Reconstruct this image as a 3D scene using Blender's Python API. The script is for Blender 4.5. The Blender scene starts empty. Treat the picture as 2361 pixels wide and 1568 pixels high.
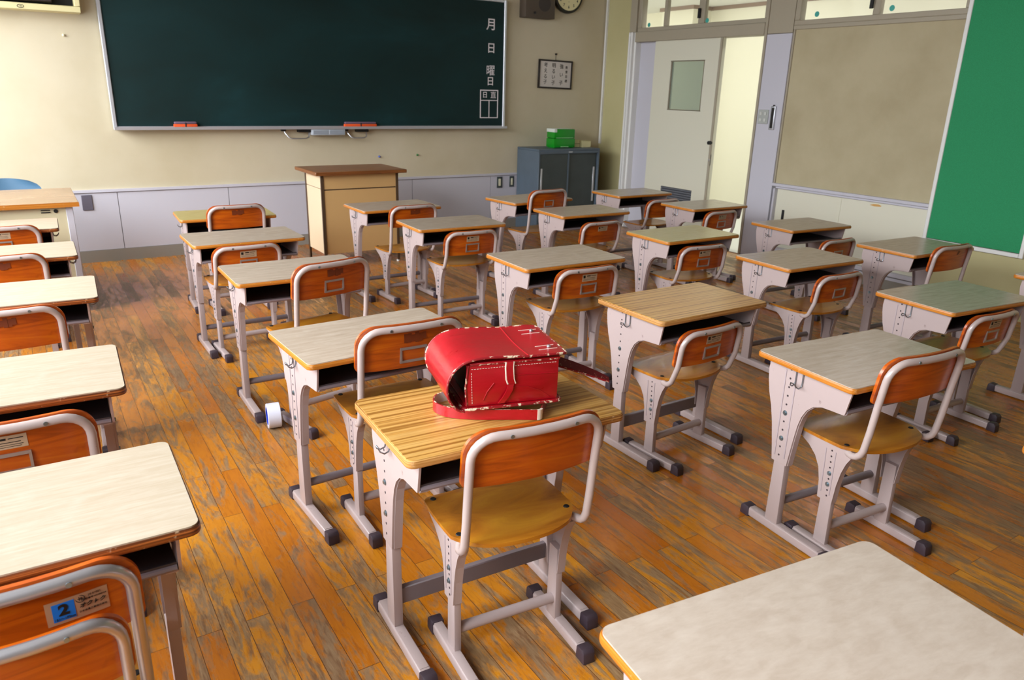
import bpy, bmesh, math, random
from mathutils import Vector, Matrix
random.seed(7)
PI = math.pi
S = bpy.context.scene
COL = S.collection

# ------------------------------------------------------------------ camera
cam_data = bpy.data.cameras.new('camera'); cam = bpy.data.objects.new('camera', cam_data); COL.objects.link(cam)
cam_data.sensor_fit = 'HORIZONTAL'; cam_data.sensor_width = 36.0; cam_data.lens = 36.0 * 1707.6155 / 2361.0
cam_data.clip_start = 0.05; cam_data.clip_end = 100
CR = Vector((0.84286, -0.53757, 0.0247)); CU = Vector((0.15105, 0.28039, 0.94793)); CF = Vector((0.51651, 0.79524, -0.31752))
M = Matrix((CR, CU, -CF)).transposed().to_4x4(); M.translation = Vector((0, 0, 1.4471))
cam.matrix_world = M
cam_data.dof.use_dof = True; cam_data.dof.focus_distance = 2.15; cam_data.dof.aperture_fstop = 7.1
S.camera = cam

# ------------------------------------------------------------------ light and exposure
S.view_settings.view_transform = 'Standard'; S.view_settings.look = 'None'
S.view_settings.gamma = 1.0; S.view_settings.use_curve_mapping = False
S.view_settings.exposure = 0.42
XL, XR, YF, YB, ZC = -1.25, 5.721, 7.044, -2.2, 3.0
w = bpy.data.worlds.new('sky'); S.world = w; w.use_nodes = True
w.node_tree.nodes['Background'].inputs[0].default_value = (0.88, 0.93, 1.0, 1); w.node_tree.nodes['Background'].inputs[1].default_value = 3.7
def area(name, loc, rot, sx, sy, power, color):
    l = bpy.data.lights.new(name, 'AREA'); l.shape = 'RECTANGLE'; l.size = sx; l.size_y = sy; l.energy = power; l.color = color
    o = bpy.data.objects.new(name, l); o.location = loc; o.rotation_euler = rot; COL.objects.link(o); return o
# soft sky light outside the window band of the left wall, coming down at a slant through the openings
area('sky_light', (XL - 2.6, 2.9, 3.7), (0, math.radians(-52), 0), 3.2, 8.5, 1180, (0.94, 0.96, 1.0))
# added fill lights, kept out of view, brightening the corridor beyond the door wall
for yc in (-0.5, 3.0, 6.5, 9.5):
    area('corridor_fill', (XR + 0.75, yc, 2.60), (0, math.radians(-20), 0), 0.5, 2.0, 48, (0.97, 0.99, 1.0))

# ------------------------------------------------------------------ helpers
def rgb(h):
    h = h.lstrip('#'); v = [int(h[i:i+2], 16) / 255 for i in (0, 2, 4)]
    return tuple((c / 12.92 if c <= 0.04045 else ((c + 0.055) / 1.055) ** 2.4) for c in v) + (1,)
class MB:
    """collects quads / solids for one mesh"""
    def __init__(s): s.bm = bmesh.new()
    def box(s, x0, x1, y0, y1, z0, z1, m=0):
        v = [s.bm.verts.new((x, y, z)) for x in (x0, x1) for y in (y0, y1) for z in (z0, z1)]
        for f in ((0,1,3,2),(4,6,7,5),(0,4,5,1),(2,3,7,6),(0,2,6,4),(1,5,7,3)):
            q = s.bm.faces.new([v[i] for i in f]); q.material_index = m
        return s
    def prism(s, pts, axis, a, b, m=0, mtop=None):
        """pts: outline in the two other axes (order x,y,z without axis)"""
        def P(p, t): l = list(p); l.insert(axis, t); return l
        A = [s.bm.verts.new(P(p, a)) for p in pts]; B = [s.bm.verts.new(P(p, b)) for p in pts]
        n = len(pts)
        f = s.bm.faces.new(A[::-1]); f.material_index = m
        f = s.bm.faces.new(B); f.material_index = m if mtop is None else mtop
        for i in range(n):
            f = s.bm.faces.new([A[i], A[(i+1) % n], B[(i+1) % n], B[i]]); f.material_index = m
        return s
    def tube(s, pts, r, n=10, m=0, closed=False):
        pts = [Vector(p) for p in pts]; k = len(pts); rings = []; up = None
        for i, p in enumerate(pts):
            if closed: t = (pts[(i+1) % k] - pts[i-1])
            else: t = pts[min(i+1, k-1)] - pts[max(i-1, 0)]
            t.normalize()
            if up is None:
                up = Vector((0, 0, 1)) if abs(t.z) < 0.9 else Vector((1, 0, 0))
            up = (up - t * up.dot(t)).normalized(); sd = t.cross(up)
            rr = r[i] if isinstance(r, (list, tuple)) else r
            rings.append([s.bm.verts.new(p + (up * math.cos(2*PI*j/n) + sd * math.sin(2*PI*j/n)) * rr) for j in range(n)])
        for i in range(k if closed else k - 1):
            a, b = rings[i], rings[(i+1) % k]
            for j in range(n):
                f = s.bm.faces.new([a[j], a[(j+1) % n], b[(j+1) % n], b[j]]); f.material_index = m
        if not closed:
            f = s.bm.faces.new(rings[0]); f.material_index = m
            f = s.bm.faces.new(rings[-1][::-1]); f.material_index = m
        return s
    def cyl(s, c, axis, r, h, n=16, m=0):
        """cylinder from c along axis vector"""
        c = Vector(c); a = Vector(axis).normalized(); return s.tube([c, c + a * h], r, n, m)
    def strip(s, path, wv, th, m_in=0, m_out=1):
        """band: path points, width vector(s), thickness to the left side"""
        path = [Vector(p) for p in path]; k = len(path); R = []
        for i, p in enumerate(path):
            t = (path[min(i+1, k-1)] - path[max(i-1, 0)]).normalized()
            wd = Vector(wv[i] if isinstance(wv, list) else wv); n = t.cross(wd).normalized() * th
            R.append([s.bm.verts.new(q) for q in (p, p + wd, p + wd + n, p + n)])
        for i in range(k - 1):
            a, b = R[i], R[i+1]
            for j, m in ((0, m_in), (1, 2), (2, m_out), (3, 2)):
                f = s.bm.faces.new([a[j], a[(j+1) % 4], b[(j+1) % 4], b[j]]); f.material_index = m
        for q in (R[0], R[-1][::-1]):
            f = s.bm.faces.new(q); f.material_index = m_out
        return s
    def grid(s, fn, nu, nv, m=0, back=None):
        """closed slab from a top-surface function fn(i/nu, j/nv) -> (top, bottom)"""
        T = [[s.bm.verts.new(fn(i/nu, j/nv)[0]) for j in range(nv+1)] for i in range(nu+1)]
        B = [[s.bm.verts.new(fn(i/nu, j/nv)[1]) for j in range(nv+1)] for i in range(nu+1)]
        mb = m if back is None else back
        for i in range(nu):
            for j in range(nv):
                f = s.bm.faces.new([T[i][j], T[i+1][j], T[i+1][j+1], T[i][j+1]]); f.material_index = m
                f = s.bm.faces.new([B[i][j], B[i][j+1], B[i+1][j+1], B[i+1][j]]); f.material_index = mb
        for i in range(nu):
            for j in (0, nv):
                f = s.bm.faces.new([T[i][j], B[i][j], B[i+1][j], T[i+1][j]]); f.material_index = mb
        for j in range(nv):
            for i in (0, nu):
                f = s.bm.faces.new([T[i][j], T[i][j+1], B[i][j+1], B[i][j]]); f.material_index = mb
        return s
    def bevel(s, w, seg=2, ang=35):
        bmesh.ops.recalc_face_normals(s.bm, faces=s.bm.faces)
        e = [e for e in s.bm.edges if e.is_manifold and e.calc_face_angle(0) > math.radians(ang)]
        if e: bmesh.ops.bevel(s.bm, geom=e, offset=w, offset_type='OFFSET', segments=seg, profile=0.5, affect='EDGES', clamp_overlap=True)
        return s
    def obj(s, name, mats, parent=None, smooth=True, loc=None):
        bmesh.ops.recalc_face_normals(s.bm, faces=s.bm.faces)
        me = bpy.data.meshes.new(name); s.bm.to_mesh(me); s.bm.free()
        for m in (mats if isinstance(mats, (list, tuple)) else [mats]): me.materials.append(m)
        if smooth:
            me.shade_smooth()
            me.set_sharp_from_angle(angle=math.radians(38))
        o = bpy.data.objects.new(name, me); COL.objects.link(o)
        if parent: o.parent = parent
        if loc: o.location = loc
        return o
def tag(o, label=None, cat=None, group=None, kind=None):
    if label: o['label'] = label
    if cat: o['category'] = cat
    if group: o['group'] = group
    if kind: o['kind'] = kind
    return o
def empty(name, loc=(0,0,0), rz=0):
    o = bpy.data.objects.new(name, None); o.empty_display_size = 0.05; COL.objects.link(o)
    o.location = loc; o.rotation_euler = (0, 0, rz); return o
def struct(o): o['kind'] = 'structure'; return o
def rrect(x0, x1, y0, y1, r, n=6):
    if not isinstance(r, (list, tuple)): r = [r]*4      # order: (x1,y1) (x0,y1) (x0,y0) (x1,y0)
    P = []
    for k, (cx, cy, a) in enumerate(((x1, y1, 0), (x0, y1, 90), (x0, y0, 180), (x1, y0, 270))):
        q = r[k]; sx = -1 if cx == x1 else 1; sy = -1 if cy == y1 else 1
        for i in range(n+1):
            t = math.radians(a + 90*i/n); P.append((cx + sx*q + q*math.cos(t), cy + sy*q + q*math.sin(t)))
    return P
def arc(c, r, a0, a1, n=6):
    return [(c[0] + r*math.cos(math.radians(a0 + (a1-a0)*i/n)), c[1] + r*math.sin(math.radians(a0 + (a1-a0)*i/n))) for i in range(n+1)]
def text_mesh(name, body, size, mats, parent, mw, extrude=0.0004, align='CENTER', shear=0, offset=0.0):
    c = bpy.data.curves.new(name, 'FONT'); c.body = body; c.size = size; c.align_x = align; c.align_y = 'CENTER'; c.extrude = extrude; c.shear = shear; c.offset = offset
    o = bpy.data.objects.new(name, c); COL.objects.link(o)
    bpy.context.view_layer.update()
    me = bpy.data.meshes.new_from_object(o.evaluated_get(bpy.context.evaluated_depsgraph_get()))
    bpy.data.objects.remove(o); bpy.data.curves.remove(c)
    me.materials.clear(); me.materials.append(mats)
    t = bpy.data.objects.new(name, me); COL.objects.link(t)
    if parent: t.parent = parent
    t.matrix_local = mw
    return t

# ------------------------------------------------------------------ materials
def mat(name, color=(0.5,0.5,0.5,1), rough=0.5, metal=0.0, spec=0.5, coat=0.0):
    m = bpy.data.materials.new(name); m.use_nodes = True; b = m.node_tree.nodes['Principled BSDF']
    if isinstance(color, str): color = rgb(color)
    b.inputs['Base Color'].default_value = color; b.inputs['Roughness'].default_value = rough
    b.inputs['Metallic'].default_value = metal; b.inputs['Specular IOR Level'].default_value = spec
    if coat: b.inputs['Coat Weight'].default_value = coat; b.inputs['Coat Roughness'].default_value = 0.15
    return m
class NT:
    def __init__(s, m): s.t = m.node_tree; s.n = s.t.nodes; s.l = s.t.links; s.b = s.n['Principled BSDF']
    def new(s, ty, **kw):
        x = s.n.new(ty)
        for k, v in kw.items():
            if k in ('ins',):
                for a, b in v.items(): x.inputs[a].default_value = b
            else: setattr(x, k, v)
        return x
    def link(s, a, b): s.l.new(a, b)
    def coord(s, scale=(1,1,1), rot=(0,0,0), which='Object', loc=(0,0,0)):
        c = s.new('ShaderNodeTexCoord'); mp = s.new('ShaderNodeMapping')
        mp.inputs['Scale'].default_value = scale; mp.inputs['Rotation'].default_value = rot; mp.inputs['Location'].default_value = loc
        s.link(c.outputs[which], mp.inputs[0]); return mp.outputs[0]
    def noise(s, vec, scale=5, detail=4, rough=0.5, dist=0):
        x = s.new('ShaderNodeTexNoise'); x.inputs['Scale'].default_value = scale; x.inputs['Detail'].default_value = detail
        x.inputs['Roughness'].default_value = rough; x.inputs['Distortion'].default_value = dist; s.link(vec, x.inputs['Vector']); return x.outputs['Fac']
    def ramp(s, fac, stops):
        x = s.new('ShaderNodeValToRGB'); e = x.color_ramp.elements
        while len(e) < len(stops): e.new(0.5)
        for i, (p, c) in enumerate(stops):
            e[i].position = p; e[i].color = rgb(c) if isinstance(c, str) else (c, c, c, 1)
        s.link(fac, x.inputs[0]); return x.outputs[0]
    def mix(s, fac, a, b, mode='MIX'):
        x = s.new('ShaderNodeMix', data_type='RGBA', blend_type=mode)
        for v, i in ((fac, 0), (a, 6), (b, 7)):
            if isinstance(v, (int, float)): x.inputs[i].default_value = v
            elif isinstance(v, tuple): x.inputs[i].default_value = v
            else: s.link(v, x.inputs[i])
        return x.outputs[2]
    def bump(s, h, strength=0.2, dist=0.002):
        x = s.new('ShaderNodeBump'); x.inputs['Strength'].default_value = strength; x.inputs['Distance'].default_value = dist
        s.link(h, x.inputs['Height']); s.link(x.outputs[0], s.b.inputs['Normal'])
    def hsv_by_object(s, col, amt=0.1, hue=0.0):
        oi = s.new('ShaderNodeObjectInfo'); x = s.new('ShaderNodeHueSaturation')
        mr = s.new('ShaderNodeMapRange', ins={3: 1 - amt, 4: 1 + amt}); s.link(oi.outputs['Random'], mr.inputs[0]); s.link(mr.outputs[0], x.inputs['Value'])
        s.link(col, x.inputs['Color']); return x.outputs[0]

def wall_paint(name, c1, c2, rough=0.75, sc=1.2):
    m = mat(name, c1, rough); t = NT(m); v = t.coord()
    n = t.noise(v, sc, 6, 0.6); c = t.mix(t.ramp(n, [(0.35, 0.0), (0.75, 1.0)]), rgb(c1), rgb(c2)); t.link(c, t.b.inputs['Base Color'])
    t.bump(t.noise(v, 90, 3, 0.6), 0.12, 0.002); return m
M_wall = wall_paint('cream wall paint', '#CDC3A8', '#C0B494')
M_wall2 = wall_paint('yellowish wall paint', '#BDB688', '#B3AB7B')
M_panelb = wall_paint('beige display panel', '#B7AC8C', '#A99D7C', 0.8, 2.5)
M_cream = mat('cream laminate panel', '#D8D6C2', 0.4)
M_lilac = mat('pale grey laminate panel', '#C4C3CC', 0.32)
M_seam = mat('dark seam', '#6E6460', 0.7)
M_base = mat('grey baseboard', '#8A857B', 0.6)
M_alu = mat('pale aluminium', '#C9CCD2', 0.35, 0.55)
M_taupe = mat('taupe painted metal frame', '#A39A86', 0.5)
M_white = mat('white trim', '#E2E2DE', 0.4)
M_ceil = mat('white ceiling board', '#E9E9E6', 0.8)
M_ceil2 = mat('ceiling grey to cut bounce', '#A19D94', 0.85)  # unseen ceiling, greyed to cut bounce onto the upper walls
M_backw = mat('back wall brown to cut bounce', '#7D6440', 0.7)  # unseen back wall, brown made up to soak up bounced light
M_dark = mat('black interior', '#0A0A0C', 0.6)
M_corrfloor = mat('pale corridor floor', '#CFCFC8', 0.3)
M_corrwall = mat('corridor cream wall', '#E3DFC8', 0.7)
M_brown = mat('brown moulding', '#8E7A6A', 0.6)
M_glass = mat('clear glass', '#FFFFFF', 0.02); M_glass.node_tree.nodes['Principled BSDF'].inputs['Transmission Weight'].default_value = 1.0; M_glass.node_tree.nodes['Principled BSDF'].inputs['IOR'].default_value = 1.05
M_frost = mat('frosted glass', '#A9B4AE', 0.45); M_frost.node_tree.nodes['Principled BSDF'].inputs['Transmission Weight'].default_value = 0.75; M_frost.node_tree.nodes['Principled BSDF'].inputs['IOR'].default_value = 1.15

# floor: worn varnished hardwood strips running along y
M_floor = mat('worn varnished plank floor', '#B5701E', 0.3)
t = NT(M_floor); sep = t.new('ShaderNodeSeparateXYZ'); tc = t.new('ShaderNodeTexCoord'); t.link(tc.outputs['Object'], sep.inputs[0])
cb = t.new('ShaderNodeCombineXYZ'); t.link(sep.outputs[1], cb.inputs[0]); t.link(sep.outputs[0], cb.inputs[1])
br = t.new('ShaderNodeTexBrick', offset=0.37, offset_frequency=2, squash=1.0)
for k, v in {'Color1': (0,0,0,1), 'Color2': (1,1,1,1), 'Mortar': (0.5,0.5,0.5,1), 'Scale': 1.0, 'Mortar Size': 0.0011, 'Mortar Smooth': 0.3, 'Bias': 0.0, 'Brick Width': 0.93, 'Row Height': 0.066}.items(): br.inputs[k].default_value = v
t.link(cb.outputs[0], br.inputs['Vector'])
rnd = t.new('ShaderNodeRGBToBW'); t.link(br.outputs['Color'], rnd.inputs[0])
# offset the grain lookup per strip so patches end at the strip edges
off = t.new('ShaderNodeVectorMath', operation='MULTIPLY_ADD'); off.inputs[1].default_value = (9.0, 9.0, 9.0)
t.link(br.outputs['Color'], off.inputs[0]); t.link(tc.outputs['Object'], off.inputs[2])
def mp(vec, sc):
    x = t.new('ShaderNodeMapping'); x.inputs['Scale'].default_value = sc; t.link(vec, x.inputs[0]); return x.outputs[0]
g1 = t.noise(mp(off.outputs[0], (19, 3.6, 1)), 1.0, 9, 0.64, 1.3)
g2 = t.noise(mp(off.outputs[0], (110, 14, 1)), 1.0, 4, 0.6, 0.8)
big = t.noise(mp(tc.outputs['Object'], (0.9, 0.7, 1)), 1.0, 3, 0.5)
base = t.ramp(rnd.outputs[0], [(0.0, '#B0620F'), (0.35, '#C07616'), (0.7, '#CA861F'), (1.0, '#9C530E')])
streak = t.mix(t.ramp(g2, [(0.50, 0.0), (0.78, 0.8)]), base, rgb('#8E4A0C'))
# worn patches: threshold shifts with large noise and strip value
add = t.new('ShaderNodeMath', operation='MULTIPLY_ADD', ins={1: 0.16}); t.link(rnd.outputs[0], add.inputs[0]); t.link(g1, add.inputs[2])
add2 = t.new('ShaderNodeMath', operation='MULTIPLY_ADD', ins={1: 0.22}); t.link(big, add2.inputs[0]); t.link(add.outputs[0], add2.inputs[2])
g3 = t.noise(mp(off.outputs[0], (75, 42, 1)), 1.0, 6, 0.75, 0.6)
add3 = t.new('ShaderNodeMath', operation='MULTIPLY_ADD', ins={1: 0.30}); t.link(g3, add3.inputs[0]); t.link(add2.outputs[0], add3.inputs[2])
wear = t.ramp(add3.outputs[0], [(0.80, 0.0), (0.93, 1.0)])
worn = t.mix(t.ramp(g2, [(0.35, 0.0), (0.65, 1.0)]), rgb('#8C7A5E'), rgb('#65503A'))
wmul = t.new('ShaderNodeMath', operation='MULTIPLY', ins={1: 0.82}); t.link(wear, wmul.inputs[0])
c = t.mix(wmul.outputs[0], streak, worn)
c = t.mix(br.outputs['Fac'], c, rgb('#5A3410'))
t.link(c, t.b.inputs['Base Color'])
rr = t.new('ShaderNodeMapRange', ins={3: 0.26, 4: 0.5}); t.link(wear, rr.inputs[0]); t.link(rr.outputs[0], t.b.inputs['Roughness'])
t.bump(t.mix(0.4, g2, br.outputs['Fac'], 'SUBTRACT'), 0.15, 0.001)

def laminate(name, c1, c2, c3, rough, sc, stops=(0.35, 0.65)):
    m = mat(name, c1, rough); t = NT(m); v = t.coord(sc)
    n = t.noise(v, 1.0, 7, 0.65, 0.3); c = t.mix(t.ramp(n, [(stops[0], 0.0), (stops[1], 1.0)]), rgb(c1), rgb(c2))
    n2 = t.noise(t.coord((14, 14, 14)), 1.0, 3, 0.6); c = t.mix(t.ramp(n2, [(0.55, 0.0), (0.9, 0.5)]), c, rgb(c3))
    t.link(t.hsv_by_object(c, 0.05), t.b.inputs['Base Color']); return m
M_lam = laminate('grey beige desktop laminate', '#B8A997', '#A69683', '#C4B8A8', 0.24, (8, 90, 20))
M_birch = laminate('pale birch desktop laminate', '#B5A996', '#AA9C86', '#BDB3A3', 0.22, (10, 110, 20))
M_mott = laminate('mottled off white desktop laminate', '#BDB0A1', '#B0A191', '#C6BBAE', 0.3, (22, 60, 20))
M_olive = laminate('yellowish desktop laminate', '#B2A467', '#A5965A', '#BDB078', 0.26, (8, 90, 20))
M_oak = mat('straight grained oak desktop', '#C99A4E', 0.3); t = NT(M_oak)
v = t.coord((0.8, 95, 1)); n = t.noise(v, 1.0, 1, 0.3, 0.05); c = t.ramp(n, [(0.38, '#8F6226'), (0.47, '#B98A42'), (0.62, '#C9A05A'), (0.8, '#B08240')])
n2 = t.noise(t.coord((10, 260, 1)), 1.0, 3, 0.5); c = t.mix(t.ramp(n2, [(0.45, 0.0), (0.75, 0.45)]), c, rgb('#94682E')); t.link(c, t.b.inputs['Base Color'])
def edge(name, c1, c2, c3, rough=0.35):
    m = mat(name, c1, rough); t = NT(m); v = t.coord((3, 3, 420)); n = t.noise(v, 1.0, 2, 0.5)
    c = t.ramp(n, [(0.35, c2), (0.5, c1), (0.68, c3)]); n2 = t.noise(t.coord((60, 60, 60)), 1.0, 4, 0.7)
    c = t.mix(t.ramp(n2, [(0.62, 0.0), (0.72, 0.5)]), c, rgb('#E0C49A')); t.link(c, t.b.inputs['Base Color']); return m
M_edge = edge('orange varnished desk edge', '#B9701F', '#9C5A14', '#C88434')
M_edgeply = edge('worn plywood edge', '#B07A3A', '#6E431B', '#C99B5C', 0.5)
M_edgedark = edge('dark layered edge', '#7A3D14', '#3E1D08', '#A8602A', 0.4)
def ply(name, c1, c2, c3, rough=0.28, coat=0.25):
    m = mat(name, c1, rough, coat=coat); t = NT(m); v = t.coord((3.0, 10, 34)); n = t.noise(v, 1.0, 5, 0.6, 1.2)
    c = t.ramp(n, [(0.3, c2), (0.5, c1), (0.72, c3)])
    n2 = t.noise(t.coord((16, 16, 16)), 1.0, 3, 0.5); c = t.mix(t.ramp(n2, [(0.68, 0.0), (0.76, 0.55)]), c, rgb(c2))
    t.link(t.hsv_by_object(c, 0.06), t.b.inputs['Base Color']); return m
M_back = ply('orange lacquered plywood', '#B4500A', '#8E3A08', '#C4660F')
M_seat = ply('golden brown seat plywood', '#A86818', '#7E480F', '#BE8422', 0.32)
M_steel = mat('pinkish grey painted steel', '#B9AEAF', 0.33); t = NT(M_steel)
n = t.noise(t.coord((30, 30, 30)), 1.0, 6, 0.7); c = t.mix(t.ramp(n, [(0.68, 0.0), (0.74, 0.7)]), rgb('#AC9C99'), rgb('#7E6E6A')); t.link(t.hsv_by_object(c, 0.03), t.b.inputs['Base Color'])
M_tube = mat('chipped pale tube paint', '#B9ABA6', 0.25, coat=0.3); t = NT(M_tube)
n = t.noise(t.coord((14, 60, 110)), 1.0, 6, 0.75, 0.8); c = t.mix(t.ramp(n, [(0.69, 0.0), (0.71, 1.0)]), rgb('#B3A49F'), rgb('#3A3034')); t.link(c, t.b.inputs['Base Color'])
M_bare = mat('bare silver tube', '#B4B4B8', 0.28, 0.75)
M_darksteel = mat('dark grey brown stretcher steel', '#7C7174', 0.35)
M_cap = mat('dark purple brown rubber', '#3A2E36', 0.55)
M_bolt = mat('zinc bolt', '#8FA0A8', 0.3, 0.9)
M_hole = mat('hole shade disc', '#33262A', 0.8)  # dark discs paint the shade inside holes that are not cut
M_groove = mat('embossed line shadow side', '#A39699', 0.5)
M_wire = mat('steel wire', '#8A8F94', 0.3, 0.9)
M_tray = mat('dark tray steel', '#3C3639', 0.5)
M_sticker = mat('faded beige sticker', '#B9A184', 0.5)
M_patch = mat('dark glue patch', '#6E2E0C', 0.5)
M_holder = mat('aluminium label holder', '#A9A19C', 0.35, 0.6)
M_ink = mat('black ink', '#16130F', 0.6)
M_blue = mat('blue label', '#0E78D8', 0.4)
M_board = mat('dark green chalkboard', '#12302C', 0.6, spec=0.3); t = NT(M_board)
v = t.coord((0.7, 1, 1.6)); n = t.noise(v, 1.3, 6, 0.6, 0.5); c = t.ramp(n, [(0.3, '#04201F'), (0.6, '#082B2C'), (0.85, '#123A3E')]); t.link(c, t.b.inputs['Base Color'])
M_green = mat('green felt pin board', '#1F8A56', 0.8); t = NT(M_green)
n = t.noise(t.coord((260, 260, 260)), 1.0, 3, 0.6); c = t.ramp(n, [(0.35, '#1B8250'), (0.65, '#26945F')]); t.link(c, t.b.inputs['Base Color'])
M_chalk = mat('white paint lettering', '#E4DDE0', 0.7)

# ------------------------------------------------------------------ room shell
def sbox(name, mats, *boxes, bev=0):
    b = MB()
    for q in boxes: b.box(*q)
    if bev: b.bevel(bev, 1)
    return struct(b.obj(name, mats, smooth=False))
CX1, CZ = XR + 2.55, 2.62
sbox('floor', M_floor, (XL, XR + 0.02, YB, YF, -0.05, 0))
sbox('ceiling', M_ceil2, (XL - 0.15, XR + 0.15, YB - 0.15, YF + 0.15, ZC, ZC + 0.1))
sbox('wall_front', M_wall, (XL - 0.15, XR + 0.15, YF, YF + 0.15, 0, ZC))
sbox('wall_back', M_backw, (XL - 0.15, XR + 0.15, YB - 0.15, YB, 0, ZC))
# left wall with three window bays
bays = [(-1.0, 1.4), (1.75, 4.2), (4.6, 6.85)]
L = [(XL - 0.15, XL, YB, YF, 0, 0.8), (XL - 0.15, XL, YB, YF, 2.8, ZC), (XL - 0.15, XL, YB, bays[0][0], 0.8, 2.8)]
for i, (a, b_) in enumerate(bays): L.append((XL - 0.15, XL, b_, bays[i+1][0] if i < 2 else YF, 0.8, 2.8))
sbox('wall_left', M_wall, *L)
for i, (a, b_) in enumerate(bays):
    f = 0.05; xs = (XL - 0.11, XL - 0.05); m_ = (a + b_) / 2
    sbox('window_%d' % (i + 3), M_alu, (*xs, a, a + f, 0.8, 2.8), (*xs, b_ - f, b_, 0.8, 2.8), (*xs, a + f, b_ - f, 0.8, 0.85), (*xs, a + f, b_ - f, 2.75, 2.8), (*xs, m_ - 0.02, m_ + 0.02, 0.85, 2.75), (*xs, a + f, b_ - f, 2.1, 2.14))
# right wall: solid pieces around the door bay and the hatch bay
sbox('wall_right', [M_wall2, M_wall], (XR, XR + 0.15, 6.60, YF, 0, ZC), (XR, XR + 0.15, 2.0, 6.6, 2.78, ZC), (XR, XR + 0.15, YB, 3.035, 0, 2.78))
sbox('trim_1', M_white, (XR - 0.022, XR, YF - 0.045, YF - 0.02, 0.9, ZC))
# door bay
sbox('trim_2', M_taupe, (XR - 0.03, XR + 0.12, 4.79, 6.50, 1.985, 2.085), (XR - 0.03, XR + 0.12, 6.50, 6.60, 2.085, 2.78), bev=0.004)
sbox('trim_3', M_white, (XR - 0.035, XR + 0.12, 6.575, 6.60, 0, 2.085), (XR - 0.045, XR + 0.12, 6.525, 6.555, 0, 2.085), (XR - 0.01, XR + 0.12, 6.50, 6.575, 0, 2.085), bev=0.003)
sbox('trim_4', [M_lilac, M_taupe, M_seam], (XR - 0.01, XR + 0.13, 4.50, 4.765, 0, 1.985, 0), (XR - 0.01, XR + 0.13, 4.50, 4.765, 1.991, 2.78, 1), (XR + 0.0, XR + 0.12, 4.50, 4.765, 1.985, 1.991, 2), (XR - 0.02, XR + 0.13, 4.765, 4.79, 0, 2.78, 1))
d = MB().prism([(6.18, 0.02), (6.50, 0.02), (6.50, 1.985), (6.18, 1.985)], 0, XR + 0.065, XR + 0.10); struct(d.obj('door_3', M_lilac, smooth=False))
# sliding door leaf with window and louvre
d = MB(); dx = (XR + 0.005, XR + 0.045)
for q in ((5.285, 5.50, 0.02, 1.985), (5.95, 6.21, 0.02, 1.985), (5.50, 5.95, 1.785, 1.985), (5.50, 5.95, 0.53, 1.315), (5.50, 5.95, 0.02, 0.36)):
    d.box(dx[0], dx[1], q[0], q[1], q[2], q[3])
door = struct(d.obj('door_1', M_cream, smooth=False))
MB().box(XR + 0.018, XR + 0.026, 5.50, 5.95, 1.315, 1.785).obj('door_window', M_frost, door, False)
b = MB(); b.box(dx[0], dx[0] + 0.012, 5.49, 5.96, 1.78, 1.79).box(dx[0], dx[0] + 0.012, 5.49, 5.96, 1.31, 1.32).box(dx[0], dx[0] + 0.012, 5.945, 5.955, 1.32, 1.78).box(dx[0], dx[0] + 0.012, 5.495, 5.505, 1.32, 1.78)
b.obj('window_bead', M_taupe, door, False)
b = MB()
for i in range(7):
    z = 0.37 + i * 0.0235
    b.prism([(XR + 0.003, z), (XR + 0.035, z + 0.012), (XR + 0.035, z + 0.022), (XR + 0.003, z + 0.012)], 1, 5.50, 5.95)
b.box(XR + 0.036, XR + 0.04, 5.5, 5.95, 0.36, 0.53)
b.obj('louvre', mat('grey louvre', '#66696F', 0.5), door, False)
MB().box(XR - 0.006, XR + 0.004, 5.285, 5.31, 0.02, 1.985).obj('edge_strip', M_taupe, door, False)
b = MB(); b.cyl((XR + 0.005, 5.30, 1.02), (-1, 0, 0), 0.018, 0.045, 14).bevel(0.003, 1); tag(b.obj('door_stopper', M_dark, door), 'black round door stopper')
b = MB(); b.box(XR - 0.004, XR + 0.01, 5.285, 5.312, 0.80, 0.91).box(XR - 0.008, XR + 0.01, 5.29, 5.306, 0.84, 0.865).bevel(0.002, 1); b.obj('door_lock', M_bare, door)
# transom windows
def transom(n, y0, y1, z0, z1, mull, glass_y):
    b = MB(); X = (XR - 0.005, XR + 0.06)
    b.box(*X, y0, y1, z0, z0 + 0.04).box(*X, y0, y1, z1 - 0.05, z1).box(*X, y0, y0 + 0.035, z0 + 0.04, z1 - 0.05).box(*X, y1 - 0.05, y1, z0 + 0.04, z1 - 0.05)
    for a, w_ in mull: b.box(X[0] + 0.01, X[1] - 0.005, a - w_ / 2, a + w_ / 2, z0 + 0.04, z1 - 0.05)
    b.bevel(0.004, 1)
    o = struct(b.obj('window_%d' % n, M_taupe, smooth=False))
    MB().box(XR + 0.022, XR + 0.027, y0 + 0.03, y1 - 0.03, z0 + 0.03, z1 - 0.04).obj('pane', M_glass, o, False)
    for gy, gz in glass_y:
        s_ = MB().cyl((XR + 0.022, gy, gz), (-1, 0, 0), 0.022, 0.001, 12).obj('tape_dot', mat('teal tape', '#3FA79A', 0.5), o, False); s_['label'] = 'teal tape dot'
    return o
w1 = transom(1, 4.79, 6.50, 2.085, 2.78, ((5.60, 0.08), (6.10, 0.04)), ((6.353, 2.152), (5.533, 2.147)))
b = MB(); b.box(XR - 0.02, XR - 0.004, 5.60, 5.63, 2.17, 2.26).bevel(0.003, 1); b.obj('window_latch', M_dark, w1)
w2 = transom(2, 2.0 + 1.04, 4.50, 2.045, 2.78, ((3.76, 0.06),), ((4.305, 2.125), (3.643, 2.125)))
b = MB(); b.box(XR - 0.02, XR - 0.004, 3.78, 3.81, 2.13, 2.20).bevel(0.003, 1); b.obj('window_latch', M_dark, w2)
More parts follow.
